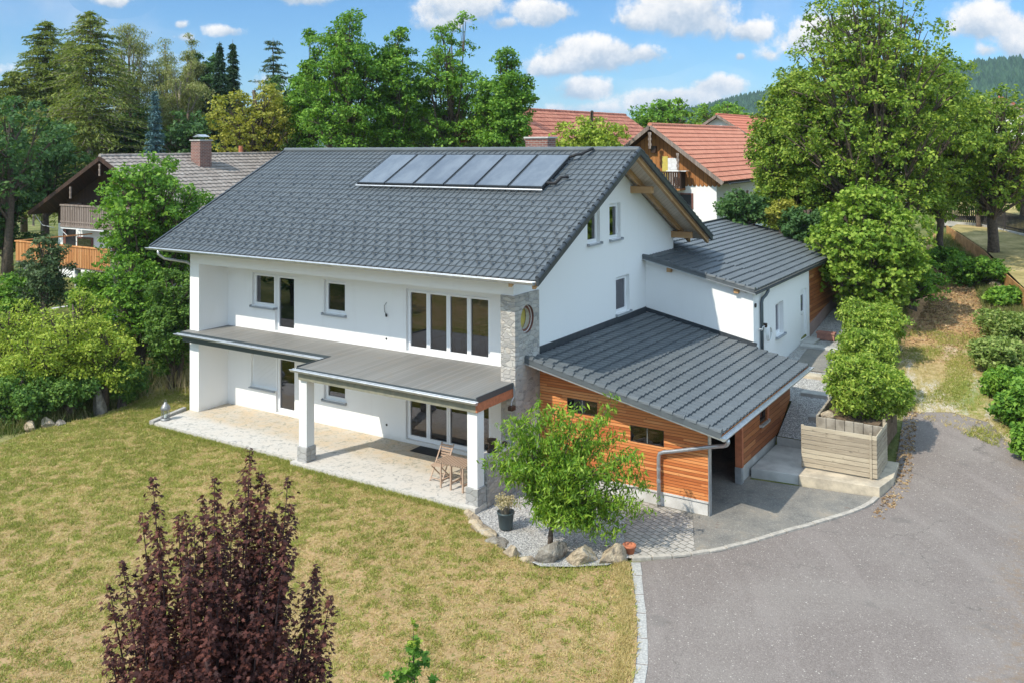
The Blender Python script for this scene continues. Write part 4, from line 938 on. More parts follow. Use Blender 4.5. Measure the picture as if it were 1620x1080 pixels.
MB().bar((cx_-.18, cy_+.22, .08), (cx_+.18, cy_+.22, .08), .03, .02).build('stretcher', 'teak', fc)
tag(MB().box(-4.30, .72, .003, -3.22, 1.26, .018).build('door_mat', 'black_rubber', bevel=.004, loc=(-3.76,1.0,0)), 'black rectangular door mat in front of the lower sliding window', 'door mat')
po = MB().lathe([(.13,0),(.145,.03),(.10,.06),(.095,.24),(.13,.27),(.15,.30),(.15,.33),(.11,.335)], (-.17,-.86,1.163)); tag(po.build('iron_pot', 'iron', smooth=True, loc=(-.17,-.86,1.163)), 'dark iron pot standing on the stone parapet of the terrace', 'pot')
po = MB().lathe([(.05,0),(.075,.02),(.08,.09),(.05,.12),(.03,.13)], (-.12,-.30,1.163), 12); tag(po.build('small_jar', 'iron', smooth=True, loc=(-.12,-.30,1.163)), 'small round black jar at the wall end of the stone parapet', 'jar')
# pots
px_, py_ = 1.14, -2.20
pp = thing('planter_pot', 'dark green-grey glazed pot with dry flowers on the gravel bed', 'plant pot', (px_, py_, -.11))
MB().lathe([(.16,0),(.17,.02),(.205,.36),(.225,.37),(.225,.41),(.20,.41),(.19,.36),(.05,.35)], (px_,py_,-.11), 24).build('pot', 'pot_dark', pp, smooth=True)
tx, ty = 4.30, -1.72
tp_ = MB().lathe([(.10,0),(.135,.18),(.155,.18),(.16,.235),(.13,.235),(.12,.18),(.03,.17)], (tx,ty,-.205), 20); tag(tp_.build('terracotta_pot', 'terracotta', smooth=True, loc=(tx,ty,-.2)), 'small round terracotta pot on the paving beside the boulders', 'pot')
tr_ = MB(); bx0, bx1, by0, by1, bz = 4.30, 5.02, 15.55, 15.85, 1.66
prism(tr_, [(bx0+.03,by0+.03),(bx1-.03,by0+.03),(bx1-.03,by1-.03),(bx0+.03,by1-.03)], bz, bz+.22); tr_.box(bx0, by0, bz+.221, bx1, by0+.035, bz+.30); tr_.box(bx0, by1-.035, bz+.221, bx1, by1, bz+.30); tr_.box(bx0, by0+.036, bz+.221, bx0+.035, by1-.036, bz+.30); tr_.box(bx1-.035, by0+.036, bz+.221, bx1, by1-.036, bz+.30)
tag(tr_.build('terracotta_trough', 'terracotta_old', bevel=.008, loc=(4.66,15.7,bz)), 'rectangular reddish flower trough on the path beside the annex door', 'trough')

# steps and slabs by the carport
sl_ = MB(); prism(sl_, [(5.17,4.62),(6.50,4.78),(6.50,7.08),(5.17,7.08)], -.4, .06); tag(sl_.build('landing', 'concrete', bevel=.012), 'grey concrete landing between the carport side wall and the board fence', 'landing')
sl_ = MB(); prism(sl_, [(6.505,4.72),(8.62,4.92),(8.80,5.95),(8.72,7.3),(6.505,7.0)], -.45, .085); tag(sl_.build('concrete_ledge', 'concrete_tan', bevel=.015), 'weathered tan concrete ledge carrying the grey board fence', 'ledge')
sl_ = MB().box(5.2, 7.085, -.2, 6.2, 7.16, .285); tag(sl_.build('retaining_edge', 'concrete', bevel=.006), 'thin concrete edge holding the gravel above the landing', 'edging')
def hb(y): return float(np.interp(y, *_B))
bl = [('lowest concrete step block left of the palisade bed',(6.22,7.25,.28),(.26,.30,.20)),('second concrete step block up, left of the palisade bed',(6.22,7.72,.50),(.26,.30,.20)),('third concrete step block up, below the laurel bushes',(6.2,8.2,.70),(.26,.32,.22))]
for lb, (x, y, z), (a, b_, c_) in bl: tag(MB().box(x-a, y-b_/2, z-.3, x+a*.55, y+b_/2, z+c_/2).build('step_block', 'concrete', bevel=.012, loc=(x,y,z)), lb, 'step', 'concrete step blocks')
bl = [('wide flat concrete step across the gravel path, lower one',5.35,6.35,9.3),('sunlit sandy concrete step across the gravel path, middle one',4.95,6.0,10.9),('concrete step across the gravel path just below the annex door',4.0,5.6,14.2)]
for lb, xa, xb, y in bl: tag(MB().box(xa, y, hb(y)-.3, xb, y+.45, hb(y+.4)+.09).build('path_step', 'concrete' if y != 10.9 else 'concrete_tan', bevel=.012, loc=(xa,y,hb(y))), lb, 'step', 'steps up the gravel path')
pv = []
patch('path_slabs', [(4.5,11.6),(5.75,11.6),(5.45,14.1),(4.35,14.1)], .055, 'court', .4, zf=lambda x, y: hb(y))
# board fence and palisade bed
fe = thing('board_fence', 'grey weathered board fence, two panels at a right angle, screening the raised bed', 'fence', (7.4, 5.4, .1))
F1 = lambda s_, t, n: (s_, 5.40+.02*(s_-6.4)-n, t)
pn = MB()
for i in range(9): z = .131*(i+1); pn.box(6.42, z, -.02, 8.27, z+.115, .012, F1)
pn.build('panel', 'grey_wood', fe, bevel=.004)
pn = MB()
for i in range(9): z = .131*(i+1); pn.box(8.345, z, -.02, 8.47, z+.115, .012, F1)
pn.build('panel', 'grey_wood', fe, bevel=.004)
MB().box(8.275, .08, -.05, 8.34, 1.36, .035, F1).build('post', 'grey_wood', fe); MB().box(6.40, .086, -.09, 6.47, 1.30, -.022, F1).build('post', 'grey_wood', fe)
pn = MB()
for i in range(9): z = .131*(i+1); pn.box(8.44, 5.48, z, 8.47, 6.95, z+.115)
pn.build('panel', 'grey_wood', fe, bevel=.004); MB().box(8.36, 6.88, .0, 8.437, 6.95, 1.38).build('post', 'grey_wood', fe)
pb = thing('palisade_bed', 'raised bed edged with upright weathered palisade boards behind the grey board fence', 'raised bed', (7.4, 6.3, .1))
x = 6.66; rg = random.Random(3)
while x < 8.22: w_ = .26; MB().box(x, 6.22, .0, x+w_-.012, 6.29, 1.36+rg.uniform(-.015,.015)).build('palisade_board', 'palisade', pb, bevel=.01); x += w_
x = 6.32; y = 6.40
while y < 9.0: MB().box(6.58, y, .0, 6.65, y+.24, 1.36+(y-6.4)*.08).build('palisade_board', 'palisade', pb, bevel=.01); y += .26
MB().box(6.66, 6.30, .3, 8.3, 9.5, 1.26).build('soil', 'bed_soil', pb)
rock('boulder', 'pinkish rock on the corner of the palisade bed below the laurel', (6.85,6.5,1.36), (.25,.22,.16), 90, 'rock')
cv = MB().box(0,0,0,1,1,1)
# right side: rusty edging, black picket fence, pillar
ce = thing('rusty_edging', 'long rust-brown metal edging holding back the dry field right of the track', 'edging', (9, 30, 3))
CE = [(13.6,18.0),(11.2,23.1),(9.9,27.6),(8.8,32.2),(7.3,36.5),(6.1,39.9)]
for i in range(len(CE)-1):
    (xa, ya), (xb, yb) = CE[i], CE[i+1]; za, zb = 3.0+max(-.3,(ya-23)*.075), 3.0+(yb-23)*.075
    mb = MB(); dz = 1.1
    d = Vector((xb-xa, yb-ya)).normalized(); n = Vector((-d.y, d.x))*.04
    V = [(xa,ya,za-dz),(xb,yb,zb-dz),(xb+n.x,yb+n.y,zb-dz),(xa+n.x,ya+n.y,za-dz),(xa,ya,za+.06),(xb,yb,zb+.06),(xb+n.x,yb+n.y,zb+.06),(xa+n.x,ya+n.y,za+.06)]
    mb.add(V, [(0,3,2,1),(4,5,6,7),(0,1,5,4),(1,2,6,5),(2,3,7,6),(3,0,4,7)]); mb.build('sheet', 'corten', ce)
pf = thing('picket_fence', 'black picket fence behind the apple tree at the edge of the dry field', 'fence', (9, 40, 4.2))
def pickets(a, b, za, zb):
    a, b = Vector(a), Vector(b); L = (b-a).length; n = int(L/.13); d = (b-a)/L; mb = MB()
    for i in range(n):
        p = a+d*(i*.13); z = za+(zb-za)*i/n; mb.bar((p.x,p.y,z+.12), (p.x,p.y,z+1.12), .02, .075, (d.x,d.y,0))
    mb.build('pickets', 'black_wood', pf)
    r_ = MB(); [r_.bar((a.x-d.y*.03,a.y+d.x*.03,za+q), (b.x-d.y*.03,b.y+d.x*.03,zb+q), .05, .07) for q in (.28,.92)]; r_.build('rail', 'black_wood', pf)
    k = max(1, int(L/2.4))
    for i in range(k+1): p = a+d*(L*i/k); z = za+(zb-za)*i/k; MB().box(p.x-.06, p.y-.06, z-.3, p.x+.06, p.y+.06, z+1.2).build('post', 'black_wood', pf)
    bs = MB(); bs.bar((a.x,a.y,za-.05), (b.x,b.y,zb-.05), .12, .3); bs.build('footing', 'concrete', pf)
pickets((5.6,43.0), (7.6,42.0), 4.25, 4.25); pickets((7.6,42.0), (12.5,34.2), 4.25, 4.0); pickets((12.5,34.2), (15,30), 4.0, 3.9)
gp = thing('garden_pillar', 'grey pillar with a pale cap stone at the far end of the track', 'pillar', (6.65,30.2,3.0))
MB().box(6.35, 30.0, 2.4, 6.85, 30.5, 3.55).build('shaft', 'concrete', gp, bevel=.02); MB().box(6.28, 29.93, 3.552, 6.92, 30.57, 3.65).build('cap', 'white_stone', gp, bevel=.02)
# ================================================================== NEIGHBOURING BUILDINGS
def gable_house(root, x0, x1, y0, y1, zb, ze, zr, over, oe, roof_mat, lower, upper, zsplit, course=.34, barge='old_wood'):
    """ridge along y; x0..x1 walls; over: verge overhang, oe: eave overhang"""
    xm = (x0+x1)/2; sl = (zr-ze)/(xm-x0); e = .12
    MB().box(x0, y0, zb, x1, y1, zsplit-.001).build('wall', lower, root)
    g = MB(); zt = lambda x: zr-sl*abs(x-xm)-e-.06
    T = FY(y0-.012); g.wall([(x0-.01,zsplit),(x1+.01,zsplit),(x1+.01,zt(x1)),(xm,zt(xm)),(x0-.01,zt(x0))], [], T, .2); T = FY(y1+.05); g.wall([(x0,zsplit),(x1,zsplit),(x1,zt(x1)),(xm,zt(xm)),(x0,zt(x0))], [], T, .2)
    g.box(x0-.01, y0+.2, zsplit, x0+.2, y1-.15, zt(x0)); g.box(x1-.2, y0+.2, zsplit, x1+.01, y1-.15, zt(x1)); g.build('wall', upper, root)
    L = y1-y0+2*over; W = (xm-x0+oe); H = W*math.sqrt(1+sl*sl); zz = zr-sl*W
    r = tiled((xm+W, y0-over, zz), (0,1,0), Vector((-1,0,sl)), L, H, wave=.34, course=course, wh=.035, stp=.045, seg=4).build('roof', roof_mat, root)
    tiled((xm-W, y0-over, zz), (0,1,0), Vector((1,0,sl)), L, H, wave=.34, course=course, wh=.035, stp=.045, seg=4).build('roof', roof_mat, root)
    ridge_caps((xm, y0-over, zr), (xm, y1+over, zr), int(L/.42), .13).build('ridge_tiles', roof_mat, r)
    for s_ in (-1, 1):
        V = [(xm+s_*a, y, zr-sl*a+dz) for dz in (-.16,-.06) for (a, y) in ((0,y0-over+.05),(W-.05,y0-over+.05),(W-.05,y1+over-.05),(0,y1+over-.05))]
        MB().add(V, [(0,3,2,1),(4,5,6,7),(0,1,5,4),(1,2,6,5),(2,3,7,6),(3,0,4,7)]).build('soffit', 'chalet_wood', r)
        b = MB(); b.bar((xm, y0-over-.02, zr-.10), (xm+s_*W, y0-over-.02, zz-.10), .05, .22); b.build('barge_board', barge, r)
    return r, sl, xm, W
chalet = thing('chalet', 'brown timber chalet with grey tiled roof, carved balcony and orange railed deck at the left', 'house', (-30.7, 14, 2.1))
cr_, sl_c, xm_, W_ = gable_house(chalet, -36.74, -24.74, 8.7, 19.8, 1.5, 6.12, 8.93, 1.3, .8, 'grey_old_tile', 'plaster', 'chalet_wood', 5.06, course=.42, barge='chalet_wood')
# balcony
bal = MB().box(-34.5, 7.45, 5.05, -27.5, 8.68, 5.17).build('balcony', 'old_wood', chalet)
bp_ = MB(); x = -34.45; k = 0
while x < -27.5:
    bp_.box(x, 7.47, 5.175, x+.12, 7.51, 6.20); x += .165; k += 1
bp_.box(-34.5, 7.43, 6.20, -27.5, 7.54, 6.29); bp_.box(-34.5, 7.45, 5.3, -27.5, 7.469, 5.38); bp_.box(-34.5, 7.55, 6.2, -34.42, 8.68, 6.28)
x = 7.6
while x < 8.6: bp_.box(-34.49, x, 5.175, -34.45, x+.12, 6.199); x += .165
bp_.build('railing', 'old_wood', bal)
MB().box(-34.5, 7.5, 4.95, -27.5, 7.56, 5.049).build('fascia', 'plaster', chalet)
for x, w_ in ((-35.85,.85), (-31.2,1.2)):
    dd = MB().box(x, 8.64, 3.72, x+w_, 8.70, 4.9).build('door', 'dark', chalet); MB().box(x-.28, 8.62, 3.72, x-.02, 8.69, 4.9).build('shutter', 'clay_brown', dd)
wf = MB().box(-34.75, 8.62, 3.75, -33.3, 8.68, 4.38).build('window', 'clay_brown', chalet); MB().box(-34.65, 8.60, 3.85, -33.4, 8.619, 4.3).build('pane', 'pane', wf)
cu = MB().box(-31.6, 8.62, 5.2, -30.9, 8.68, 7.0).build('window', 'interior', chalet); MB().box(-31.5, 8.60, 5.3, -31.0, 8.619, 6.9).build('pane', 'pane', cu)
MB().box(-31.3, 8.50, 7.25, -30.7, 8.6, 7.6).build('sign_board', 'rafter', chalet)
for x, z in ((-30.74, 8.62), (-33.4, 7.35), (-37.0, 5.7)): 
    c_ = MB(); [c_.box(x-.07+.02*(q%2), 7.36, z-.2-.13*q, x+.07-.02*(q%2), 7.42, z-.08-.13*q) for q in range(5)]; c_.build('carved_drop', 'old_wood', chalet)
c_ = MB(); c_.box(-30.0, 12.6, 8.0, -29.2, 13.4, 9.75); cc_ = c_.build('chimney', 'brick', cr_); MB().box(-30.06, 12.54, 9.752, -29.14, 13.46, 9.82).build('chimney_cap', 'concrete', cc_); MB().add([(-30.0,12.7,9.98),(-29.2,12.7,9.98),(-29.6,12.7,10.12),(-30.0,13.3,9.98),(-29.2,13.3,9.98),(-29.6,13.3,10.12)], [(0,1,2),(3,5,4),(0,2,5,3),(2,1,4,5)]).build('cowl', 'zinc', cc_)
MB().tube([(-30.9,17.0,8.7),(-30.9,17.0,9.45)], .13, 10).build('flue', 'terracotta', cr_)
# deck
MB().box(-33.3, 4.4, 3.52, -25.2, 8.63, 3.66).build('deck', 'old_wood', chalet)
dr_ = MB(); x = -33.28
while x < -25.2: dr_.box(x, 4.36, 3.60, x+.085, 4.39, 4.58); x += .135
dr_.box(-33.36, 4.32, 4.58, -25.2, 4.44, 4.64); dr_.box(-33.37, 4.45, 4.58, -33.27, 8.6, 4.64)
dr_.build('deck_railing', 'orange_wood', chalet)
for x in (-33.1, -28.5, -25.5): MB().tube([(x,4.8,.8),(x,4.8,3.52)], .14, 12).build('deck_post', 'concrete', chalet)
MB().tube([(-37.2,7.6,5.6),(-36.8,7.8,5.0),(-36.3,8.2,4.85)], .02, 6).build('cable', 'white_stone', chalet)
MB().tube([(-36.0,8.4,4.75),(-35.3,8.4,4.4),(-34.6,8.4,4.45)], .02, 6).build('cable', 'white_stone', chalet)

farm = thing('farmhouse', 'farmhouse with red tiled roof, upright brown boards on the gable and white lower wall', 'house', (-7.7, 33, 2.8))
fr_, sl_f, xm_, W_ = gable_house(farm, -11.3, -4.12, 27.7, 41, 2.0, 7.85, 10.52, .96, .72, 'red_tile', 'plaster', 'farm_wood', 7.10, course=.40)
MB().box(-8.3, 26.8, 6.78, -5.95, 27.68, 6.88).build('balcony', 'farm_wood', farm)
bp_ = MB()
for x in np.arange(-8.28, -5.95, .135): bp_.box(x, 26.82, 6.885, x+.10, 26.85, 7.78)
for y in np.arange(26.9, 27.6, .135): bp_.box(-5.99, y, 6.885, -5.96, y+.10, 7.78)
bp_.box(-8.3, 26.79, 7.78, -5.93, 26.88, 7.85); bp_.box(-6.02, 26.885, 7.78, -5.93, 27.68, 7.85); bp_.build('railing', 'chalet_wood', farm)
dd = MB().box(-7.35, 27.62, 7.0, -7.0, 27.70, 8.7).build('shutter', 'yellow_glass', farm); dd = MB().box(-7.0, 27.63, 7.0, -6.4, 27.69, 8.6).build('balcony_door', 'white_stone', farm)
MB().box(-6.8, 26.9, 7.86, -5.6, 27.3, 7.90).build('drying_rack', 'hose_white', farm)
c_ = MB(); [c_.box(-7.71-.10+.03*(q%2), 26.70, 9.95-.16*q, -7.71+.10-.03*(q%2), 26.76, 10.1-.16*q) for q in range(6)]; c_.build('carved_drop', 'old_wood', farm)
c_ = MB(); [c_.box(-6.02-.08+.03*(q%2), 26.70, 8.75-.16*q, -6.02+.08-.03*(q%2), 26.76, 8.9-.16*q) for q in range(6)]; c_.build('carved_drop', 'old_wood', farm)
MB().box(-8.0, 27.5, 8.9, -7.7, 27.68, 9.3).build('lamp', 'iron', farm)
wf = MB().box(-6.6, 27.66, 5.7, -5.5, 27.70, 6.6).build('window', 'clay_brown', farm); MB().box(-6.5, 27.64, 5.78, -5.6, 27.659, 6.52).build('pane', 'dark', wf)
wf = MB().box(-4.14, 31.5, 5.7, -4.08, 32.2, 6.4).build('window', 'concrete', farm); MB().box(-4.079, 31.58, 5.78, -4.06, 32.12, 6.32).build('pane', 'dark', wf)
gutter((-3.0,26.7,7.25), (-3.0,42,7.25), r=.07).build('gutter', 'tile_trim', farm)
sc = MB()
for x in np.arange(-11.3, -4.1, .24): sc.tube([(x+.12,27.675,7.10),(x+.12,27.695,7.10)], .11, 10)
sc.build('scalloped_trim', 'farm_wood', farm)

def plain_house(name, label, cat, xm, y0, y1, hw, zb, ze, zr, roofm, wallm, rz=0, over=.6, course=.5):
    root = thing(name, label, cat, (xm, (y0+y1)/2, zb))
    gable_house(root, xm-hw, xm+hw, y0, y1, zb, ze, zr, over, .8, roofm, wallm, wallm, ze-1.2, course)
    return root
b_ = plain_house('barn', 'big barn with long weathered brown-red tiled roof behind the leafy trees', 'barn', -19.4, 27.5, 47.5, 7.2, 3.5, 6.9, 11.85, 'barn_tile', 'farm_wood')
wv = MB(); wv.tube([(-19.4,30.6,11.9),(-19.4,30.6,12.7)], .03, 6); wv.box(-19.42, 30.2, 12.55, -19.38, 31.0, 12.7); wv.tube([(-19.4,30.35,12.35),(-19.4,30.85,12.35)], .05, 6); wv.build('weather_vane', 'iron', b_)
plain_house('distant_house', 'distant house with orange-red roof just left of the lime tree crown', 'house', -15.5, 60, 74, 5.5, 5, 8.6, 12.1, 'orange_roof', 'plaster')
plain_house('distant_house', 'distant house with flat-looking orange roof in the gap right of the lime trees', 'house', 7.2, 66, 82, 6.0, 5, 9.0, 13.2, 'orange_roof', 'plaster')
plain_house('distant_house', 'distant pale building glimpsed under the lime tree behind the black picket fence', 'house', -1.5, 58, 72, 5.0, 4.5, 8.0, 11.0, 'red_tile', 'plaster')
# ================================================================== FOLIAGE
leafmat('leaf_grey', (.08,.14,.03), (.18,.26,.055), (.33,.39,.12), ns=1)
leafmat('leaf_maple', (.08,.16,.018), (.18,.30,.035), (.33,.43,.07), ns=.8)
SHAPES = {'lance2': [(-.5,0,0),(-.05,-.21,.03),(.5,0,-.03),(-.05,.21,.03)], 'rhomb': [(-.5,0,0),(-.05,-.30,.04),(.5,0,-.05),(-.05,.30,.04)],
          'lance': [(-.5,0,0),(0,-.13,.02),(.5,0,-.16),(0,.13,.02)],
          'palm':  [(-.42,0,0),(-.28,-.40,0),(-.02,-.20,.04),(.20,-.44,-.03),(.16,-.14,.03),(.55,0,-.09),(.16,.14,.03),(.20,.44,-.03),(-.02,.20,.04),(-.28,.40,0)]}
def unit(a): return a/np.maximum(np.linalg.norm(a, axis=1, keepdims=True), 1e-6)
def leaf_mesh(name, pos, nrm, tan, size, shape='rhomb'):
    """many small leaves: each one polygon, island by island"""
    S = np.array(SHAPES[shape]); k = len(S); n = len(pos)
    nrm = unit(nrm); tan = unit(tan-nrm*np.sum(tan*nrm, axis=1, keepdims=True)); bt = np.cross(nrm, tan)
    V = pos[:,None,:]+size[:,None,None]*(S[None,:,0:1]*tan[:,None,:]+S[None,:,1:2]*bt[:,None,:]+S[None,:,2:3]*nrm[:,None,:])
    me = bpy.data.meshes.new(name); me.vertices.add(n*k); me.vertices.foreach_set('co', V.reshape(-1).astype(np.float32))
    me.loops.add(n*k); me.loops.foreach_set('vertex_index', np.arange(n*k, dtype=np.int32))
    me.polygons.add(n); me.polygons.foreach_set('loop_start', np.arange(0, n*k, k, dtype=np.int32)); me.polygons.foreach_set('loop_total', np.full(n, k, np.int32))
    me.update(calc_edges=True); return me
def rsph(rg, n): return unit(rg.normal(size=(n, 3)))
def add_leaves(name, root, pts, mat_, size, per, crad, seed, shape='rhomb', up_=.7, out=None, droop=.0, flat=.6):
    rg = np.random.default_rng(seed); pts = np.asarray(pts, float); n = len(pts)*per
    c = np.repeat(pts, per, axis=0); d = rsph(rg, n)*(rg.random((n,1))**.45)*crad; d[:,2] *= flat
    pos = c+d; nr = rsph(rg, n)+np.array([0,0,up_])
    if out is not None: nr += np.repeat(out, per, axis=0)*.6
    tn = rsph(rg, n); tn[:,2] -= droop*1.0
    sz = size*(.5+1.0*rg.random(n)**1.4); me = leaf_mesh(name, pos, nr, tn, sz, shape)
    return link_mesh(name, me, mat_, root, local=True)
def lobes(rg, r, hgt, base, n, shape):
    """centres and radii of the clumps a crown is made of (local, trunk at origin)"""
    out = []; hz = (hgt-base)*.5; n = int(n*max(1, min(1.8, hz/r))); k = 0
    while len(out) < n and k < 6000:
        k += 1; d = rg.normal(size=3); d /= np.linalg.norm(d); f = rg.uniform(.35,.92) if len(out) > 3 else rg.uniform(0,.3); zz = d[2]*f
        w_ = {'round': 1.0, 'egg': 1.0-.35*max(0, zz), 'cone': 1-.55*(zz+.3), 'column': 1.0}[shape]
        p = np.array([d[0]*f*r*w_, d[1]*f*r*w_, zz*hz]); rad = r*rg.uniform(.19,.36)*(1 if zz < .45 else .8)
        if all(np.linalg.norm(p-q) > .50*(rad+s_) for q, s_ in out): out.append((p, rad))
    zt_ = max(p[2]+s_*.9 for p, s_ in out); zb = min(p[2]-s_*.7 for p, s_ in out); sx = r/np.percentile([math.hypot(p[0], p[1])+s_*.9 for p, s_ in out], 93)
    return [(np.array([p[0]*sx, p[1]*sx, base+(p[2]-zb)/(zt_-zb)*(hgt-base)]), s_*min(1.15, sx)) for p, s_ in out]
def tree(name, label, cat, x, y, z, hgt, r, base, lm, seed, n=24, cper=46, per=13, lsize=.24, crad=.34, bark='bark', shape='round', group=None, leafshape='rhomb', trunk=None, up_=.7, droop=0, stems=1, parts=True, tw=0):
    rg = np.random.default_rng(seed); rr = random.Random(seed)
    root = thing(name, label, cat, (x, y, z-.1), 0, group); hgt += .1; b0 = max(base*hgt, .12*hgt if stems == 1 else .02*hgt)
    L = lobes(rg, r, hgt, b0*.9, n, shape); pts = []; out = []
    for p, rad in L:
        m_ = int(cper*(rad/(r*.34))**2); d = rsph(rg, m_); d[:,2] = np.where((d[:,2] < 0) & (rg.random(m_) < .45), -d[:,2], d[:,2]); rad_j = rad*(.60+.52*rg.random((m_,1))**.8)
        q = p+d*rad_j*np.array([1,1,.85]); keep = (q[:,2] < hgt*1.02) & (q[:,2] > .05); pts.append(q[keep]); out.append(d[keep])
    pts = np.concatenate(pts); out = np.concatenate(out)
    # drop clusters buried inside other clumps
    keep = np.ones(len(pts), bool)
    for p, rad in L: keep &= ~(np.linalg.norm((pts-p), axis=1) < rad*.42)
    pts, out = pts[keep], out[keep]
    add_leaves('crown', root, pts, lm, lsize, per, crad, seed+1, leafshape, up_, out, droop)
    mb = MB(); tr = trunk or max(.05, r*.055+.05)
    zc = b0+(hgt-b0)*.35
    for s_ in range(stems):
        ox, oy = (0, 0) if stems == 1 else (rr.uniform(-.3,.3)*r*.5, rr.uniform(-.3,.3)*r*.5)
        mb.tube([(ox,oy,-.2),(ox*1.1+rr.uniform(-.1,.1)*tr,oy*1.1,b0*.5),(ox*1.3+rr.uniform(-.15,.15),oy*1.3+rr.uniform(-.15,.15),b0+.1*hgt),(rr.uniform(-.2,.2),rr.uniform(-.2,.2),zc+.2*hgt),(0,0,hgt*.86)], [tr*1.35,tr,tr*.85,tr*.5,tr*.12], 8)
    for i, (p, rad) in enumerate(L):
        zs = min(p[2]-.1, rr.uniform(b0*.8, max(b0*.8+.1, p[2]-.35*rad-.2))); a = Vector((0,0,max(.1,zs))); b = Vector(p)
        mdl = a.lerp(b, .5)+Vector((rr.uniform(-.15,.15),rr.uniform(-.15,.15),-.06*(b-a).length))*r*.3
        mb.tube([a, mdl, b], [tr*.42,tr*.28,tr*.10], 5, cap=False)
        for j in range(3):
            d = Vector(rsph(rg, 1)[0]); d.z = abs(d.z); mb.tube([mdl.lerp(b,.6), b+d*rad*.85], [tr*.14, tr*.04], 4, cap=False)
    mb.build('trunk' if stems == 1 else 'stems', bark, root, local=True, smooth=True)
    return root
def conifer(name, label, cat, x, y, z, hgt, r, base, lm, seed, levels=34, per=7, nl=9, lsize=.34, droop=.25, irregular=.25, shape='lance', bark='bark', power=.9, group=None):
    rg = np.random.default_rng(seed); root = thing(name, label, cat, (x, y, z-.1), 0, group); pos, nr, tn = [], [], []; mb = MB()
    mb.tube([(0,0,-.2),(.05,0,hgt*.3),(0,.05,hgt*.7),(0,0,hgt)], [.02*hgt*.8,.013*hgt,.007*hgt,.01], 8)
    for i in range(levels):
        t = (i+rg.uniform(-.3,.3))/levels; t = max(0, min(.985, t)); zz = hgt*(base*.6+(1-base*.6)*t); Lm = r*max(.06, (1-t)**power)*(1 if t > .06 else .7)
        for k in range(per):
            a = rg.uniform(0, 2*math.pi); L_ = Lm*(1-irregular*1.6*rg.random()**2+irregular*.5*(rg.random()<.2)); 
            if L_ < .1: continue
            dr = np.array([math.cos(a), math.sin(a), 0]); rise = rg.uniform(-.05,.25)
            m_ = max(3, int(L_/r*nl*2.6)+2)
            for j in range(m_):
                f = (j+1)/m_; p = dr*L_*f+np.array([0,0,zz+L_*(rise*f-droop*f*f)]); side = np.array([-dr[1],dr[0],0])
                w_ = .35*L_*(1-f*.7)+.06
                for s_ in (-1, 1):
                    for q in range(2):
                        tt = dr*.8+side*s_*rg.uniform(.2,1.2)+np.array([0,0,rg.uniform(-.7,.1)-droop]); pos.append(p+side*s_*rg.uniform(0,w_)+rg.normal(size=3)*.05); tn.append(tt); nr.append(np.array([0,0,.8])+rg.normal(size=3)*.6)
            if L_ > .6: mb.tube([(0,0,zz), tuple(dr*L_*.5+np.array([0,0,zz+L_*(rise*.5-droop*.25)])), tuple(dr*L_*.95+np.array([0,0,zz+L_*(rise-droop)]))], [.035,.02,.008], 4, cap=False)
    n = len(pos); me = leaf_mesh('crown', np.array(pos), np.array(nr), np.array(tn), lsize*(.6+.8*rg.random(n)), shape); link_mesh('crown', me, lm, root, local=True)
    mb.build('trunk', bark, root, local=True, smooth=True); return root
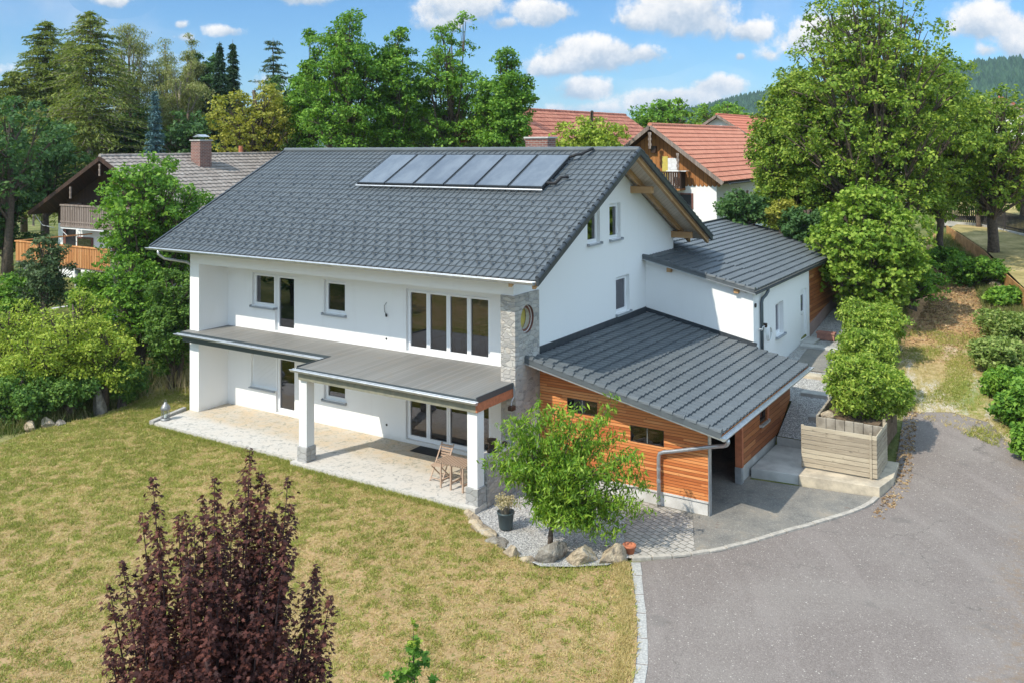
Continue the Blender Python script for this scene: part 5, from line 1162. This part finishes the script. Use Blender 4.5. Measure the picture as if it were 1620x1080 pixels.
KINDS = {
 'ash':   dict(f=tree, name='broadleaf_tree', cat='tree', lm='leaf_ash', n=40, cper=40, per=18, lsize=.185, crad=.34, shape='egg'),
 'ash2':  dict(f=tree, name='broadleaf_tree', cat='tree', lm='leaf_ash', n=30, cper=38, per=17, lsize=.185, crad=.34, shape='egg'),
 'dark':  dict(f=tree, name='broadleaf_tree', cat='tree', lm='leaf_dark', n=26, cper=36, per=12, lsize=.25, crad=.36),
 'yellow':dict(f=tree, name='maple_tree', cat='tree', lm='leaf_yellow', n=44, cper=40, per=12, lsize=.22, crad=.30),
 'birch': dict(f=tree, name='birch_tree', cat='tree', lm='leaf_birch', n=30, cper=40, per=16, lsize=.20, crad=.42, shape='egg', bark='bark_pale', droop=1.2, leafshape='lance'),
 'cherry':dict(f=tree, name='apple_tree', cat='tree', lm='leaf_ash', n=60, cper=40, per=14, lsize=.17, crad=.26, droop=.6),
 'young': dict(f=tree, name='young_tree', cat='tree', lm='leaf_pine', n=30, cper=36, per=13, lsize=.12, crad=.2, shape='egg'),
 'bush':  dict(f=tree, name='bush', cat='bush', lm='leaf_ash', n=34, cper=44, per=12, lsize=.14, crad=.2, stems=3),
 'bushd': dict(f=tree, name='bush', cat='bush', lm='leaf_bush', n=30, cper=44, per=15, lsize=.12, crad=.2, stems=3),
 'shrub': dict(f=tree, name='shrub', cat='shrub', lm='leaf_spring', n=36, cper=40, per=15, lsize=.10, crad=.26, stems=4),
 'linden':dict(f=tree, name='lime_tree', cat='tree', lm='leaf_linden', n=110, cper=46, per=21, lsize=.165, crad=.34, shape='egg', trunk=.34),
 'linden2': dict(f=tree, name='lime_tree', cat='tree', lm='leaf_linden', n=80, cper=44, per=20, lsize=.165, crad=.34, shape='egg', trunk=.17),
 'maple': dict(f=tree, name='maple_tree', cat='tree', lm='leaf_maple', n=74, cper=40, per=14, lsize=.18, crad=.28, shape='egg', leafshape='palm', stems=3),
 'apple': dict(f=tree, name='apple_tree', cat='tree', lm='leaf_linden', n=80, cper=40, per=13, lsize=.18, crad=.28, trunk=.26),
 'ivy':   dict(f=tree, name='bush', cat='bush', lm='leaf_dark', n=30, cper=46, per=12, lsize=.16, crad=.24, stems=3),
 'yellowbush': dict(f=tree, name='bush', cat='bush', lm='leaf_yellow', n=20, cper=46, per=12, lsize=.13, crad=.2, stems=3, shape='column'),
 'spring':dict(f=tree, name='broadleaf_tree', cat='tree', lm='leaf_spring', n=34, cper=36, per=12, lsize=.2, crad=.3),
 'fartree':dict(f=tree, name='broadleaf_tree', cat='tree', lm='leaf_ash', n=36, cper=32, per=10, lsize=.32, crad=.42),
 'laurel':dict(f=tree, name='laurel_bush', cat='bush', lm='leaf_laurel', n=60, cper=50, per=14, lsize=.12, crad=.19, stems=4, up_=.3, droop=-.7, leafshape='lance2'),
 'greybush': dict(f=tree, name='bush', cat='bush', lm='leaf_grey', n=34, cper=44, per=12, lsize=.13, crad=.22, stems=4),
 'hedge': dict(f=tree, name='bush', cat='bush', lm='leaf_ash', n=30, cper=46, per=12, lsize=.15, crad=.2, stems=3),
 'larch': dict(f=conifer, name='larch_tree', cat='tree', lm='leaf_larch', levels=56, per=8, nl=10, lsize=.30, droop=.22, irregular=.28, power=.55, bark='bark_pale'),
 'pine':  dict(f=conifer, name='pine_tree', cat='tree', lm='leaf_pine', levels=40, per=4, nl=9, lsize=.30, droop=.12, irregular=.45, power=.5),
 'spruce':dict(f=conifer, name='spruce_tree', cat='tree', lm='leaf_spruce', levels=56, per=10, nl=6, lsize=.30, droop=.35, irregular=.15, power=.75),
 'bluespruce':dict(f=conifer, name='spruce_tree', cat='tree', lm='leaf_blue', levels=40, per=9, nl=6, lsize=.22, droop=.2, irregular=.15, power=.8),
}
TREES = [
 ('larch','tall feathery larch, second tree from the left picture edge',-52.38,16.93,2.42,16.76,2.85,0.37),
 ('larch','tallest larch with a pale bare lower trunk, left of the brown chalet roof',-44.89,15.79,2.25,16.81,3.85,0.41),
 ('birch','yellowish thin-crowned birch right beside the tallest larch',-48.85,21.56,2.34,16.70,1.83,0.40),
 ('birch','olive-green drooping birch between yellowish birch and dark pine',-48.24,24.35,2.33,15.76,2.14,0.43),
 ('birch','slim brownish birch close left of the dark pine',-49.01,27.41,2.35,16.41,1.10,0.44),
 ('dark','dense dark round tree just left of the two pointed spruces',-48.75,28.80,2.34,15.05,1.70,0.44),
 ('spruce','dark pointed spruce, left one of the pair',-42.99,25.35,2.21,15.43,1.08,0.44),
 ('spruce','dark pointed spruce, right one of the pair',-43.75,27.23,2.23,15.79,1.11,0.43),
 ('pine','sparse tall pine with gaps, standing alone against the sky left of the tall green trees',-47.11,34.54,2.56,16.55,2.12,0.62),
 ('bluespruce','blue-green spruce rising behind the brown chalet roof',-36.85,15.15,2.07,11.43,0.93,0.62),
 ('yellow','golden-green round maple behind the left end of the dark roof ridge',-32.93,20.01,1.85,12.17,3.25,0.58),
 ('ash','tall leafy green tree with open crown, left one of the group above the main roof',-24.44,19.39,1.27,16.64,2.88,0.45),
 ('ash','green tree filling between the two tall trees above the main roof',-22.52,21.84,1.49,15.31,2.15,0.47),
 ('ash2','tall open-crowned green tree, right one of the pair above the solar panels',-20.23,24.46,1.72,16.18,2.69,0.43),
 ('ash','narrower green tree at the right end of the group, next to the big barn roof',-15.69,23.87,2.03,13.18,1.96,0.52),
 ('ash','broad leafy tree directly behind the left part of the main roof ridge',-29.87,21.88,1.49,15.74,1.47,0.45),
 ('dark','dark broad tree at the left picture edge above the garden',-38.68,6.89,2.11,10.37,3.45,0.37),
 ('dark','dark leafy tree left of the brown chalet gable',-40.75,10.35,2.16,8.97,2.54,0.39),
 ('dark','dark low tree closing the gap below the birches',-40.03,20.28,2.14,9.84,2.46,0.66),
 ('dark','dark low tree behind the chimney of the brown chalet',-45.39,19.22,2.26,10.05,2.31,0.63),
 ('dark','dark low tree behind the golden-green maple',-35.28,25.66,2.03,11.14,2.08,0.59),
 ('dark','dark low tree in the gap between the tall green trees',-25.03,27.48,1.98,10.48,2.82,0.63),
 ('dark','dark low tree at the far left behind the larches',-59.68,19.48,2.59,13.22,3.10,0.49),
 ('cherry','dense bright green apple tree in front of the brown chalet roof',-21.36,3.80,0.16,9.06,2.54,0.29),
 ('young','small greyish-green conifer-like tree in front of the orange deck',-25.38,1.34,0.80,4.76,1.26,0.37),
 ('bush','tall bush below the apple tree beside the house corner',-19.35,1.64,-0.10,5.21,1.68,0.21),
 ('bushd','dark bush close to the left wall of the house',-17.20,1.85,-0.20,4.79,1.13,0.16),
 ('bushd','dark bush with drooping branches left of the white gable corner',-22.03,4.63,0.27,6.66,1.72,0.31),
 ('shrub','large yellow-green shrub in the middle of the left garden border',-18.70,-1.48,-0.15,4.32,2.02,0.09),
 ('shrub','yellow-green shrub at the left picture edge',-20.71,-2.75,0.06,3.77,1.78,0.00),
 ('shrub','yellow-green shrub overhanging the standing stone',-16.98,-1.30,-0.20,3.44,1.28,0.26),
 ('shrub','bushy yellow-green shrub in front of the white stone slab',-18.65,-2.59,-0.15,2.98,1.61,0.07),
 ('bushd','dark low shrub along the lawn edge at the far left',-18.16,-3.67,-0.19,1.82,1.22,0.06),
 ('bushd','dark low shrub along the lawn edge left of the standing stone',-17.52,-2.42,-0.20,1.54,1.14,0.26),
 ('bushd','dark low shrub right of the standing stone',-16.69,-0.72,-0.20,1.98,0.82,0.23),
 ('bush','light green bush behind the yellow-green shrubs under the deck',-28.52,1.76,1.25,2.49,1.61,0.15),
 ('bush','light green low bush below the right end of the orange deck',-26.36,4.33,0.95,2.72,1.35,0.17),
 ('linden','huge lime tree towering over the track on the right',4.61,24.92,2.70,14.59,4.77,0.00),
 ('linden','left outer crown of lime trees in front of the red-roofed farmhouse',0.76,26.13,2.76,10.66,2.46,0.09),
 ('linden2','lime tree behind right of the huge one, dark against the forested hill',6.96,30.09,2.91,10.90,2.46,0.27),
 ('maple','medium bright green maple tree in front of the huge lime tree',5.58,19.28,2.06,5.79,2.42,0.00),
 ('apple','apple tree with a forked trunk in the dry field at the right edge',9.24,32.18,3.06,9.35,3.57,0.31),
 ('dark','dark tree behind the apple tree near the picture edge',7.69,41.33,3.73,6.67,1.76,0.24),
 ('ivy','dark round bush behind the annex roof, left of the yellowish hedge',-0.68,21.83,2.39,4.81,1.46,0.67),
 ('ivy','bush between annex roof and lime tree',2.55,21.54,2.36,4.04,1.17,0.67),
 ('yellowbush','yellowish columnar hedge behind the annex roof',1.28,21.91,2.39,4.39,0.83,0.68),
 ('spring','light green treetop in front of the big barn roof',-10.54,24.91,2.65,8.46,2.27,0.73),
 ('fartree','round green treetop right of the big barn roof',-21.29,60.70,4.34,9.55,3.38,0.61),
 ('fartree','wide round green treetop behind the red farmhouse roof',-18.48,70.80,4.91,8.97,4.32,0.59),
 ('laurel','large glossy laurel bush directly behind the board fence',7.69,7.35,1.15,2.02,1.06,0.00),
 ('laurel','glossy laurel bush leaning over the right side of the raised bed',8.10,8.58,1.15,1.36,0.78,0.00),
 ('laurel','laurel bush second behind the board fence',7.07,10.99,0.38,2.77,1.07,0.23),
 ('laurel','laurel bush farthest up the gravel path, below the maple tree',6.42,15.19,1.50,2.05,1.25,0.00),
 ('hedge','bright green low bush spreading under the rusty edging',8.90,27.45,2.57,1.49,1.60,0.00),
 ('hedge','dark green low bush at the far right side of the track',7.50,29.52,2.84,1.24,0.96,0.01),
 ('hedge','bushy green shrub below the rusty edging close to the right edge',10.55,24.38,2.36,0.64,1.26,0.00),
 ('greybush','grey-green shrub on the right side of the track, highest of its row',10.73,19.76,1.65,1.06,1.38,0.00),
 ('greybush','grey-green shrub on the right side of the track, second of its row',10.86,16.29,1.11,1.18,1.15,0.00),
 ('bush','green shrub on the right border just above the driveway end',11.27,13.59,0.74,1.13,0.96,0.00),
 ('bush','dark green shrub at the right picture edge beside the driveway',11.75,11.52,0.45,1.51,0.90,0.00),
 ('bush','lowest green shrub at the right picture edge beside the driveway',12.14,9.42,0.18,1.20,0.65,0.00),
 ('dark','dark leafy tree low behind the ridge, left of the barn roof',-21.57,29.71,2.17,9.92,2.38,0.64),
 ('dark','dark leafy tree low behind the ridge under the tallest ash',-29.85,26.78,1.92,10.44,3.13,0.64),
 ('bush','dense bush under the lime trees at the left side of the track',6.81,21.94,1.88,2.82,1.54,0.26),
 ('larch','slender larch filling the gap between the two tallest larches',-54.77,20.18,2.48,15.66,2.77,0.42),
 ('birch','olive birch standing between the blue spruce and the pointed spruces',-43.91,22.43,2.23,13.95,2.14,0.49),
 ('larch','broad feathery larch at the left picture edge',-52.53,14.58,2.43,12.71,2.77,0.49),
 ('dark','dark tree filling the gap under the lone sparse pine',-40.76,29.23,2.16,12.87,2.26,0.53),
 ('dark','dark tree filling the right edge behind the apple tree',9.87,45.09,4.55,6.07,2.23,0.10),
 ('dark','dark bushy tree behind the left end of the orange deck',-39.98,7.36,2.14,6.14,2.04,0.19),
 ('dark','tall dark tree at the far left of the garden, outside the picture',-24,-12,0.58,7.5,3.2,.12),
 ('dark','broad garden tree left of the lawn, outside the picture',-22.5,-17.5,0.35,8.5,3.6,.12),
 ('dark','rounded garden tree at the lawn corner, outside the picture',-26,-23,0.90,9,4,.12),
 ('dark','leafy tree south of the lawn, outside the picture',-18,-28,-0.20,9,4,.12),
 ('dark','leafy tree beyond the drive bend, outside the picture',-9,-36,-0.20,9,4,.12),
 ('dark','leafy tree on the far side of the drive, outside the picture',24,6,-0.16,9,4,.12),
 ('dark','second leafy tree on the far side of the drive, outside the picture',23,16,1.33,9,4,.12),
]

for i, (kd, lb, x, y, z, hg, r, bs) in enumerate(TREES):
    k = dict(KINDS[kd]); f = k.pop('f'); r *= {'larch': 1.55, 'spruce': 1.5, 'pine': 1.5, 'bluespruce': 1.3, 'birch': 1.15}.get(kd, 1); f(k.pop('name'), lb, k.pop('cat'), x, y, z, hg, r, min(.75, bs) if kd not in ('larch','spruce','bluespruce','pine') else .3, k.pop('lm'), 100+i*7, **k)

# peach tree in the gravel bed: open vase of drooping narrow leaves
pt = thing('peach_tree', 'small peach tree with bright drooping narrow leaves growing from the gravel bed', 'tree', (2.62,-2.55,-.14))
rg = np.random.default_rng(11); mb = MB(); pts = []
rtv = np.array([rt.x, rt.y, 0])
tips = [(-1.55,2.25,.3),(-1.35,1.75,-.2),(-1.2,2.85,.2),(-.95,3.15,-.3),(-.7,2.5,.5),(-.55,3.0,.1),(-.3,3.2,.5),(0,2.7,-.5),(.25,3.15,.2),(.5,3.3,-.3),(.8,2.8,.4),(1.1,3.05,-.1),(1.35,3.35,.3),(1.5,2.6,.2),(1.75,2.3,-.3),(1.3,2.0,-.6),(1.9,1.65,.0),(2.15,1.35,.3),(1.5,1.25,-.5),(.9,1.5,-.7),(.4,1.9,.8),(-.2,1.8,-.6),(.2,1.3,-.4),(.8,.95,-.3),(1.4,.85,.1),(-.5,1.35,.2),(.5,2.3,-.8),(-.9,2.1,-.6),(0,2.2,.9),(1.0,2.2,.9),(-1.65,2.0,.0),(-.15,1.15,-.2),(1.75,1.05,-.2),(1.0,.5,-.4),(1.5,.55,.0),(.7,.55,.3),(-.6,1.0,.3),(1.95,.8,.2),(.3,.8,-.7),(-.35,.85,-.3),(1.3,.35,-.2),(1.9,2.0,.4),(.1,3.3,-.1),(.7,1.3,.4),(-.8,1.6,.5)]
mb.tube([(0,0,-.1),(.02,0,.35),(.10,.03,.75),(.22,.1,1.15)], [.075,.06,.055,.045], 8)
mb.tube([(.06,.02,.6),(-.12,-.03,1.0),(-.2,0,1.3)], [.045,.035,.03], 6)
for (a, zt_, dd) in tips:
    a *= .84 if a < 0 else 1.13; e = Vector((rt.x*a-.0+fw.x*dd, rt.y*a+fw.y*dd, zt_)); s0 = Vector((.22,.1,1.15)) if a > -.3 else Vector((-.2,0,1.3))
    if zt_ < 1.5: s0 = Vector((.10,.03,.75))
    md = s0.lerp(e, .55)+Vector((0,0,.22)); mb.tube([s0, s0.lerp(md,.5)+Vector((0,0,.05)), md, e], [.03,.022,.015,.005], 5, cap=False)
    for f in np.linspace(.25, 1.0, 12):
        p = (s0.lerp(md, f/.6) if f < .6 else md.lerp(e, (f-.6)/.4))
        for q in range(4): pts.append(np.array(p)+rg.normal(size=3)*np.array([.15,.15,.12])*(1.15-.45*f))
mb.build('trunk', 'bark', pt, local=True, smooth=True)
add_leaves('crown', pt, np.array(pts), 'leaf_peach', .145, 8, .18, 12, 'lance', up_=.3, droop=1.1, flat=.9)

# purple-leaved maple close to the camera
pm = thing('purple_maple', 'dark purple-leaved maple tree standing in the lawn in the foreground', 'tree', (3.74,-13.19,-.12))
rg = np.random.default_rng(21); P_, N_, T_, Z_ = [], [], [], []; mb = MB()
shoots = [(.42,5.45,0),(.28,4.95,.3),(-.02,5.08,-.1),(-.28,4.75,.2),(-.92,5.02,.1),(-.68,4.55,-.3),(.66,5.05,-.1),(.88,4.98,.2),(.95,4.35,-.3),(-1.1,4.5,.2),(-1.28,3.95,0),(-1.5,3.6,.1),(1.5,3.5,0),(1.26,3.82,.15),(1.42,3.0,-.2),(.15,4.6,-.5),(-.5,4.3,.5),(.5,4.4,.6),(-.15,4.3,-.7),(-.85,4.0,-.6),(.75,3.9,-.7),(.2,3.8,-1.0),(-.4,3.7,-1.0),(1.1,3.3,-.8),(-1.2,3.2,-.6),(-.1,4.4,.9),(.7,4.3,1.0),(-.8,4.2,1.0),(1.15,3.5,.7),(-1.3,3.3,.6),(0,3.3,-1.25),(.6,3.1,-1.2),(-.8,3.1,-1.1),(.12,4.1,-.2),(.4,3.9,-.4),(-.3,3.9,-.3),(-.6,3.6,-.5),(.85,4.0,.1),(-1.0,3.9,.2),(.1,3.5,-.7),(.35,4.7,.3),(-.5,4.6,-.1),(.55,5.1,.1),(-.15,4.7,.4),(.75,4.6,0)]
mb.tube([(0,0,-.2),(.02,0,.9),(0,.02,1.8),(0,0,3.0)], [.10,.08,.06,.03], 8)
for (a, zt_, dd) in shoots:
    zt_ += .1; e = np.array([rt.x*a+fw.x*dd, rt.y*a+fw.y*dd, zt_]); s0 = np.array([0,0,max(.9, zt_*.42-.3)]); zlow = max(.9, zt_*.34)
    b0 = np.array([e[0]*.72, e[1]*.72, zlow+.35]); mb.tube([tuple(s0), tuple(s0*.4+b0*.6), tuple(b0), tuple(e)], [.035,.028,.022,.004], 5, cap=False)
    L_ = e-b0; nlev = int(np.linalg.norm(L_)/.068)
    for i in range(nlev):
        f = (i+.5)/nlev; c = b0+L_*f; tier = .45+.55*abs(math.sin(i*.55+a*9)); wr = (.13+.22*(1-f)**.7)*tier*(1 if f < .93 else .55); kk = int(9+14*(1-f)**.6)
        if rg.random() < .12: continue
        for q in range(kk):
            ang = rg.uniform(0, 2*math.pi); rd = wr*rg.uniform(.25,1.0); o = np.array([math.cos(ang), math.sin(ang), 0])
            P_.append(c+o*rd+np.array([0,0,rg.uniform(-.04,.04)-.05*rd])); N_.append(o*.35+np.array([0,0,.8])+rg.normal(size=3)*.35); T_.append(o+np.array([0,0,rg.uniform(-.5,.35)])); Z_.append(.098*rg.uniform(.65,1.15)*(.75+.35*(1-f)))
me = leaf_mesh('crown', np.array(P_), np.array(N_), np.array(T_), np.array(Z_), 'palm'); link_mesh('crown', me, 'leaf_purple', pm, local=True)
mb.build('trunk', 'twig_dark', pm, local=True, smooth=True)

# sapling in the lawn
sg = thing('sapling', 'thin young maple sapling with light green tip in the foreground lawn', 'sapling', (4.35,-9.83,-.12))
mb = MB(); mb.tube([(0,0,-.05),(.02,.01,.6),(-.01,0,1.3),(0,0,2.0)], [.016,.012,.009,.004], 6); pts = []; sz = []; 
rg = np.random.default_rng(31)
for i in range(46):
    zz = rg.uniform(.45, 1.4) if i < 36 else rg.uniform(1.2, 1.6); rd = rg.uniform(.08,.42)*(1 if i < 36 else .3)*(1.35-.45*zz); a = rg.uniform(0, 6.28); p = (rd*math.cos(a), rd*math.sin(a), zz); pts.append(p)
    if i % 3 == 0: mb.tube([(0,0,zz-.12), p], [.006,.003], 4, cap=False)
mb.build('trunk', 'bark', sg, local=True)
add_leaves('leaves', sg, pts, 'leaf_ash', .14, 6, .09, 32, 'palm', up_=1.2)
add_leaves('top_leaves', sg, [(0,0,1.95),(.05,0,1.88),(-.05,.03,1.9),(0,-.05,1.62),(.04,.05,1.6)], 'leaf_spring', .11, 6, .07, 33, 'palm', up_=1.0)

# dry flowers in the pot
rg = np.random.default_rng(41); pts = [(rg.normal()*.13, rg.normal()*.13, .55+rg.random()*.22) for _ in range(120)]; mb = MB()
for p in pts[:70]: mb.tube([(p[0]*.4,p[1]*.4,.33), p], [.004,.002], 3, cap=False)
mb.build('stems', 'bark_pale', pp, local=True); add_leaves('foliage', pp, pts, 'dried', .05, 7, .09, 42, 'rhomb', up_=.5)

# grass: tufts over the lawn, weeds along its left border, litter on the track
def blades(name, n, area, zf, size, material, seed, wob=.5, w_=.22, hgt=1.0, keepf=None):
    rg = np.random.default_rng(seed); pts = []
    x0, x1, y0, y1, poly = area
    while len(pts) < n:
        xs = rg.uniform(x0, x1, 4000); ys = rg.uniform(y0, y1, 4000)
        for x, y in zip(xs, ys):
            if not inside(x, y, poly): continue
            if keepf and not keepf(x, y, rg): continue
            pts.append((x, y))
            if len(pts) >= n: break
    P = np.array([(x, y, zf(x, y)) for x, y in pts]); k = 5
    P = np.repeat(P, k, axis=0); m_ = len(P); P[:,:2] += rg.normal(size=(m_,2))*size*.5
    d = rg.normal(size=(m_,3))*wob; d[:,2] = hgt; d = unit(d)*size*(.5+rg.random((m_,1)))
    s_ = np.cross(d, rsph(rg, m_)); s_ = unit(s_)*size*w_*.5
    V = np.stack([P-s_, P+s_, P+d], axis=1).reshape(-1)
    me = bpy.data.meshes.new(name); me.vertices.add(m_*3); me.vertices.foreach_set('co', V.astype(np.float32)); me.loops.add(m_*3); me.loops.foreach_set('vertex_index', np.arange(m_*3, dtype=np.int32))
    me.polygons.add(m_); me.polygons.foreach_set('loop_start', np.arange(0, m_*3, 3, dtype=np.int32)); me.polygons.foreach_set('loop_total', np.full(m_, 3, np.int32)); me.update(calc_edges=True)
    return tag(link_mesh(name, me, material), kind='stuff')
from mathutils import noise as mn
def patchy(lo, sc, off=0):
    return lambda x, y, rg: mn.noise(Vector((x*sc+off, y*sc, .3)))*.5+.5+rg.uniform(-.18,.18) > lo
vis = (-18, 8, -13, 5, LAWN)
blades('grass', 52000, vis, lambda x, y: lawnz(x, y)-.01, .08, 'grass_green', 1, wob=1.2, w_=.26, keepf=lambda x, y, rg: mn.fractal(Vector((x*3.2, y*3.2, .3)), 1, 2, 3)*.6+.5+rg.uniform(-.1,.1)-.012*(x+5-.6*y) > .53)
blades('dry_grass', 60000, vis, lambda x, y: lawnz(x, y)-.01, .07, 'grass_straw', 2, wob=1.3, w_=.28, keepf=patchy(.40, 3.1, 9))
border = [(-19.2,4.2),(-16.9,-.6),(-16.9,-2.2),(-17.1,-4.2),(-18.5,-7),(-22,-8),(-24,0),(-21,6),(-16,9),(-14,8)]
blades('weeds', 5000, (-24,-14,-8,9,border), lambda x, y: h(x, y)-.03, .42, 'weed', 3, wob=.45, w_=.07)
blades('weeds', 500, (-20,-14,0,9,[(-19.0,4.0),(-17.2,.5),(-16.0,2.5),(-14.6,5),(-15,8),(-19,7)]), lambda x, y: h(x, y)-.03, .85, 'dried', 4, wob=.28, w_=.03)
TRK = [(8.2,11.35),(7.3,13),(6.9,16),(6.6,20),(6.0,26),(5.6,32),(8.2,32),(8.6,28),(9.4,24),(10.4,18),(11.2,14),(11.8,9.4)]
blades('weeds', 3000, (5,12,9,32,TRK), lambda x, y: h(x, y)+.01, .10, 'grass_green', 5, wob=.9, w_=.2, keepf=lambda x, y, rg: y < 21 and mn.noise(Vector((x*.9,y*.5,0)))*.5+.5+rg.uniform(-.1,.1) > .56)
blades('grass', 2500, (5,12,9,32,TRK), lambda x, y: h(x, y)+.01, .10, 'grass_straw', 6, wob=1.2, w_=.2)
blades('leaf_litter', 3500, (5,12,9,33,TRK), lambda x, y: h(x, y)+.02, .07, 'leaf_litter', 7, wob=2.5, w_=1.0, keepf=lambda x, y, rg: y > 20+rg.uniform(-3,3))
edge_r = [(10.2,16),(11.0,12.6),(12.0,9.3),(12.6,4),(14,4),(14,12),(12.5,22),(10.8,23),(9.8,24)]
blades('weeds', 2500, (9,14,4,24,edge_r), lambda x, y: h(x, y)-.02, .25, 'weed', 8, wob=.6, w_=.1)
bankp = [(8.8,28),(9.6,24),(10.6,18),(13.0,17),(11.0,23),(9.6,27.5),(8.5,32),(6.0,39.5),(5.8,36)]
blades('weeds', 4500, (5,14,17,40,bankp), lambda x, y: h(x, y), .28, 'weed', 9, wob=.7, w_=.12)
blades('leaf_litter', 300, (8.2,9.6,3,14,[(8.75,3.5),(8.65,7),(8.2,11.5),(8.6,11.5),(9.2,6),(9.0,3.5)]), lambda x, y: h(x, y)+.02, .05, 'leaf_litter', 10, wob=2.5, w_=1.0)
blades('weeds', 3500, (6,8.3,8,26,[(6.6,9.2),(7.4,12),(7.1,16),(6.8,21),(6.3,26),(6.1,26),(6.1,18),(6.3,12)]), lambda x, y: h(x, y), .22, 'weed', 13, wob=.7, w_=.12)
blades('grass', 2600, (-14,0,-2.5,-1.6,[(-13.9,-1.66),(-6.85,-1.66),(-6.85,-1.9),(-.1,-1.9),(-.1,-2.15),(-7.1,-2.2),(-7.1,-1.95),(-13.9,-1.95)]), lambda x, y: lawnz(x, y)-.01, .09, 'grass_green', 14, wob=.8, w_=.16)
blades('grass', 1800, (3.8,7,-9,-2,[(4.45,-2.2),(4.9,-3.0),(5.3,-3.75),(5.85,-4.85),(6.15,-5.6),(6.45,-6.3),(6.6,-8),(6.3,-8),(6.2,-6.4),(5.6,-5.0),(4.7,-3.2),(4.2,-2.4)]), lambda x, y: lawnz(x, y)-.01, .08, 'grass_straw', 15, wob=.9, w_=.16)
bed_e = [(.2,-2.5),(1.9,-3.35),(2.9,-3.55),(4.2,-2.6),(4.0,-3.1),(3.0,-3.85),(1.8,-3.65),(.1,-2.8)]
blades('weeds', 420, (0,4.4,-4,-2.3,bed_e), lambda x, y: h(x, y)-.01, .13, 'grass_green', 12, wob=.6, w_=.14)

# ================================================================== WOODED HILLS
HR = [(-1508,785,58),(-1160,889,50),(-770,1020,38),(-488,963,30),(-366,922,42),(-307,900,52),(-250,877,60),(-158,936,76),(-78,927,82),(-38,952,86),(55,1070,100),(400,1150,120),(900,1100,120)]
rows = 9; HV = []; 
for j in range(rows):
    t = j/(rows-1)
    for (x, y, z) in HR:
        k = 1-.40*(1-t) if t < 1 else 1; HV.append((x*k, y*k, (z-4)*(t**1.25)+6*(1-t)))
nh = len(HR); HFc = [(j*nh+i, j*nh+i+1, (j+1)*nh+i+1, (j+1)*nh+i) for j in range(rows-1) for i in range(nh-1)]
back = len(HV); HV += [(x*1.25, y*1.25, 0) for (x, y, z) in HR]; HFc += [((rows-1)*nh+i, (rows-1)*nh+i+1, back+i+1, back+i) for i in range(nh-1)]
tag(mesh_obj('hills', HV, HFc, 'hill_forest'), kind='structure')
rg = np.random.default_rng(77); mb = MB()
def hill_pt(t, s_):
    i = int(s_); f = s_-i; j = t*(rows-1); jj = min(rows-2, int(j)); g = j-jj
    q = [Vector(HV[(jj+a)*nh+i+b]) for a in (0,1) for b in (0,1)]; return (q[0].lerp(q[1], f)).lerp(q[2].lerp(q[3], f), g)
for k in range(12500):
    s_ = rg.uniform(3.2, nh-3.3) if k < 9000 else rg.uniform(.1, 3.2); t = rg.uniform(.15, 1.0)**.6; p = hill_pt(min(t,.999), s_); hh_ = rg.uniform(6, 11.5); rr_ = hh_*rg.uniform(.28,.46); a0 = rg.uniform(0,6); n = 6; kk = len(mb.V)
    mb.V.append(p+Vector((0,0,hh_))); 
    for zf_, rf_ in ((.55,.55),(.12,1.0)):
        for q in range(n): a = a0+2*math.pi*q/n; mb.V.append(p+Vector((math.cos(a)*rr_*rf_*rg.uniform(.7,1.2), math.sin(a)*rr_*rf_*rg.uniform(.7,1.2), hh_*zf_)))
    for q in range(n): mb.F.append((kk, kk+1+q, kk+1+(q+1)%n)); mb.F.append((kk+1+q, kk+1+n+q, kk+1+n+(q+1)%n, kk+1+(q+1)%n))
tag(mb.build('forest', 'hill_forest'), kind='stuff')

# ================================================================== AIR
hz = MB().box(-3300, -3300, -3, 3300, 3300, 150)
hm = bpy.data.materials.new('haze'); hm.use_nodes = True; hn = N(hm.node_tree); hn.n.clear()
pv_ = hn.new('VolumePrincipled'); pv_.inputs['Color'].default_value = (.80,.90,1.0,1); pv_.inputs['Density'].default_value = .00016; pv_.inputs['Anisotropy'].default_value = .2
ho = hn.new('OutputMaterial'); hn.l.new(pv_.outputs[0], ho.inputs['Volume']); MATS['haze'] = hm
tag(hz.build('haze', 'haze'), kind='stuff')
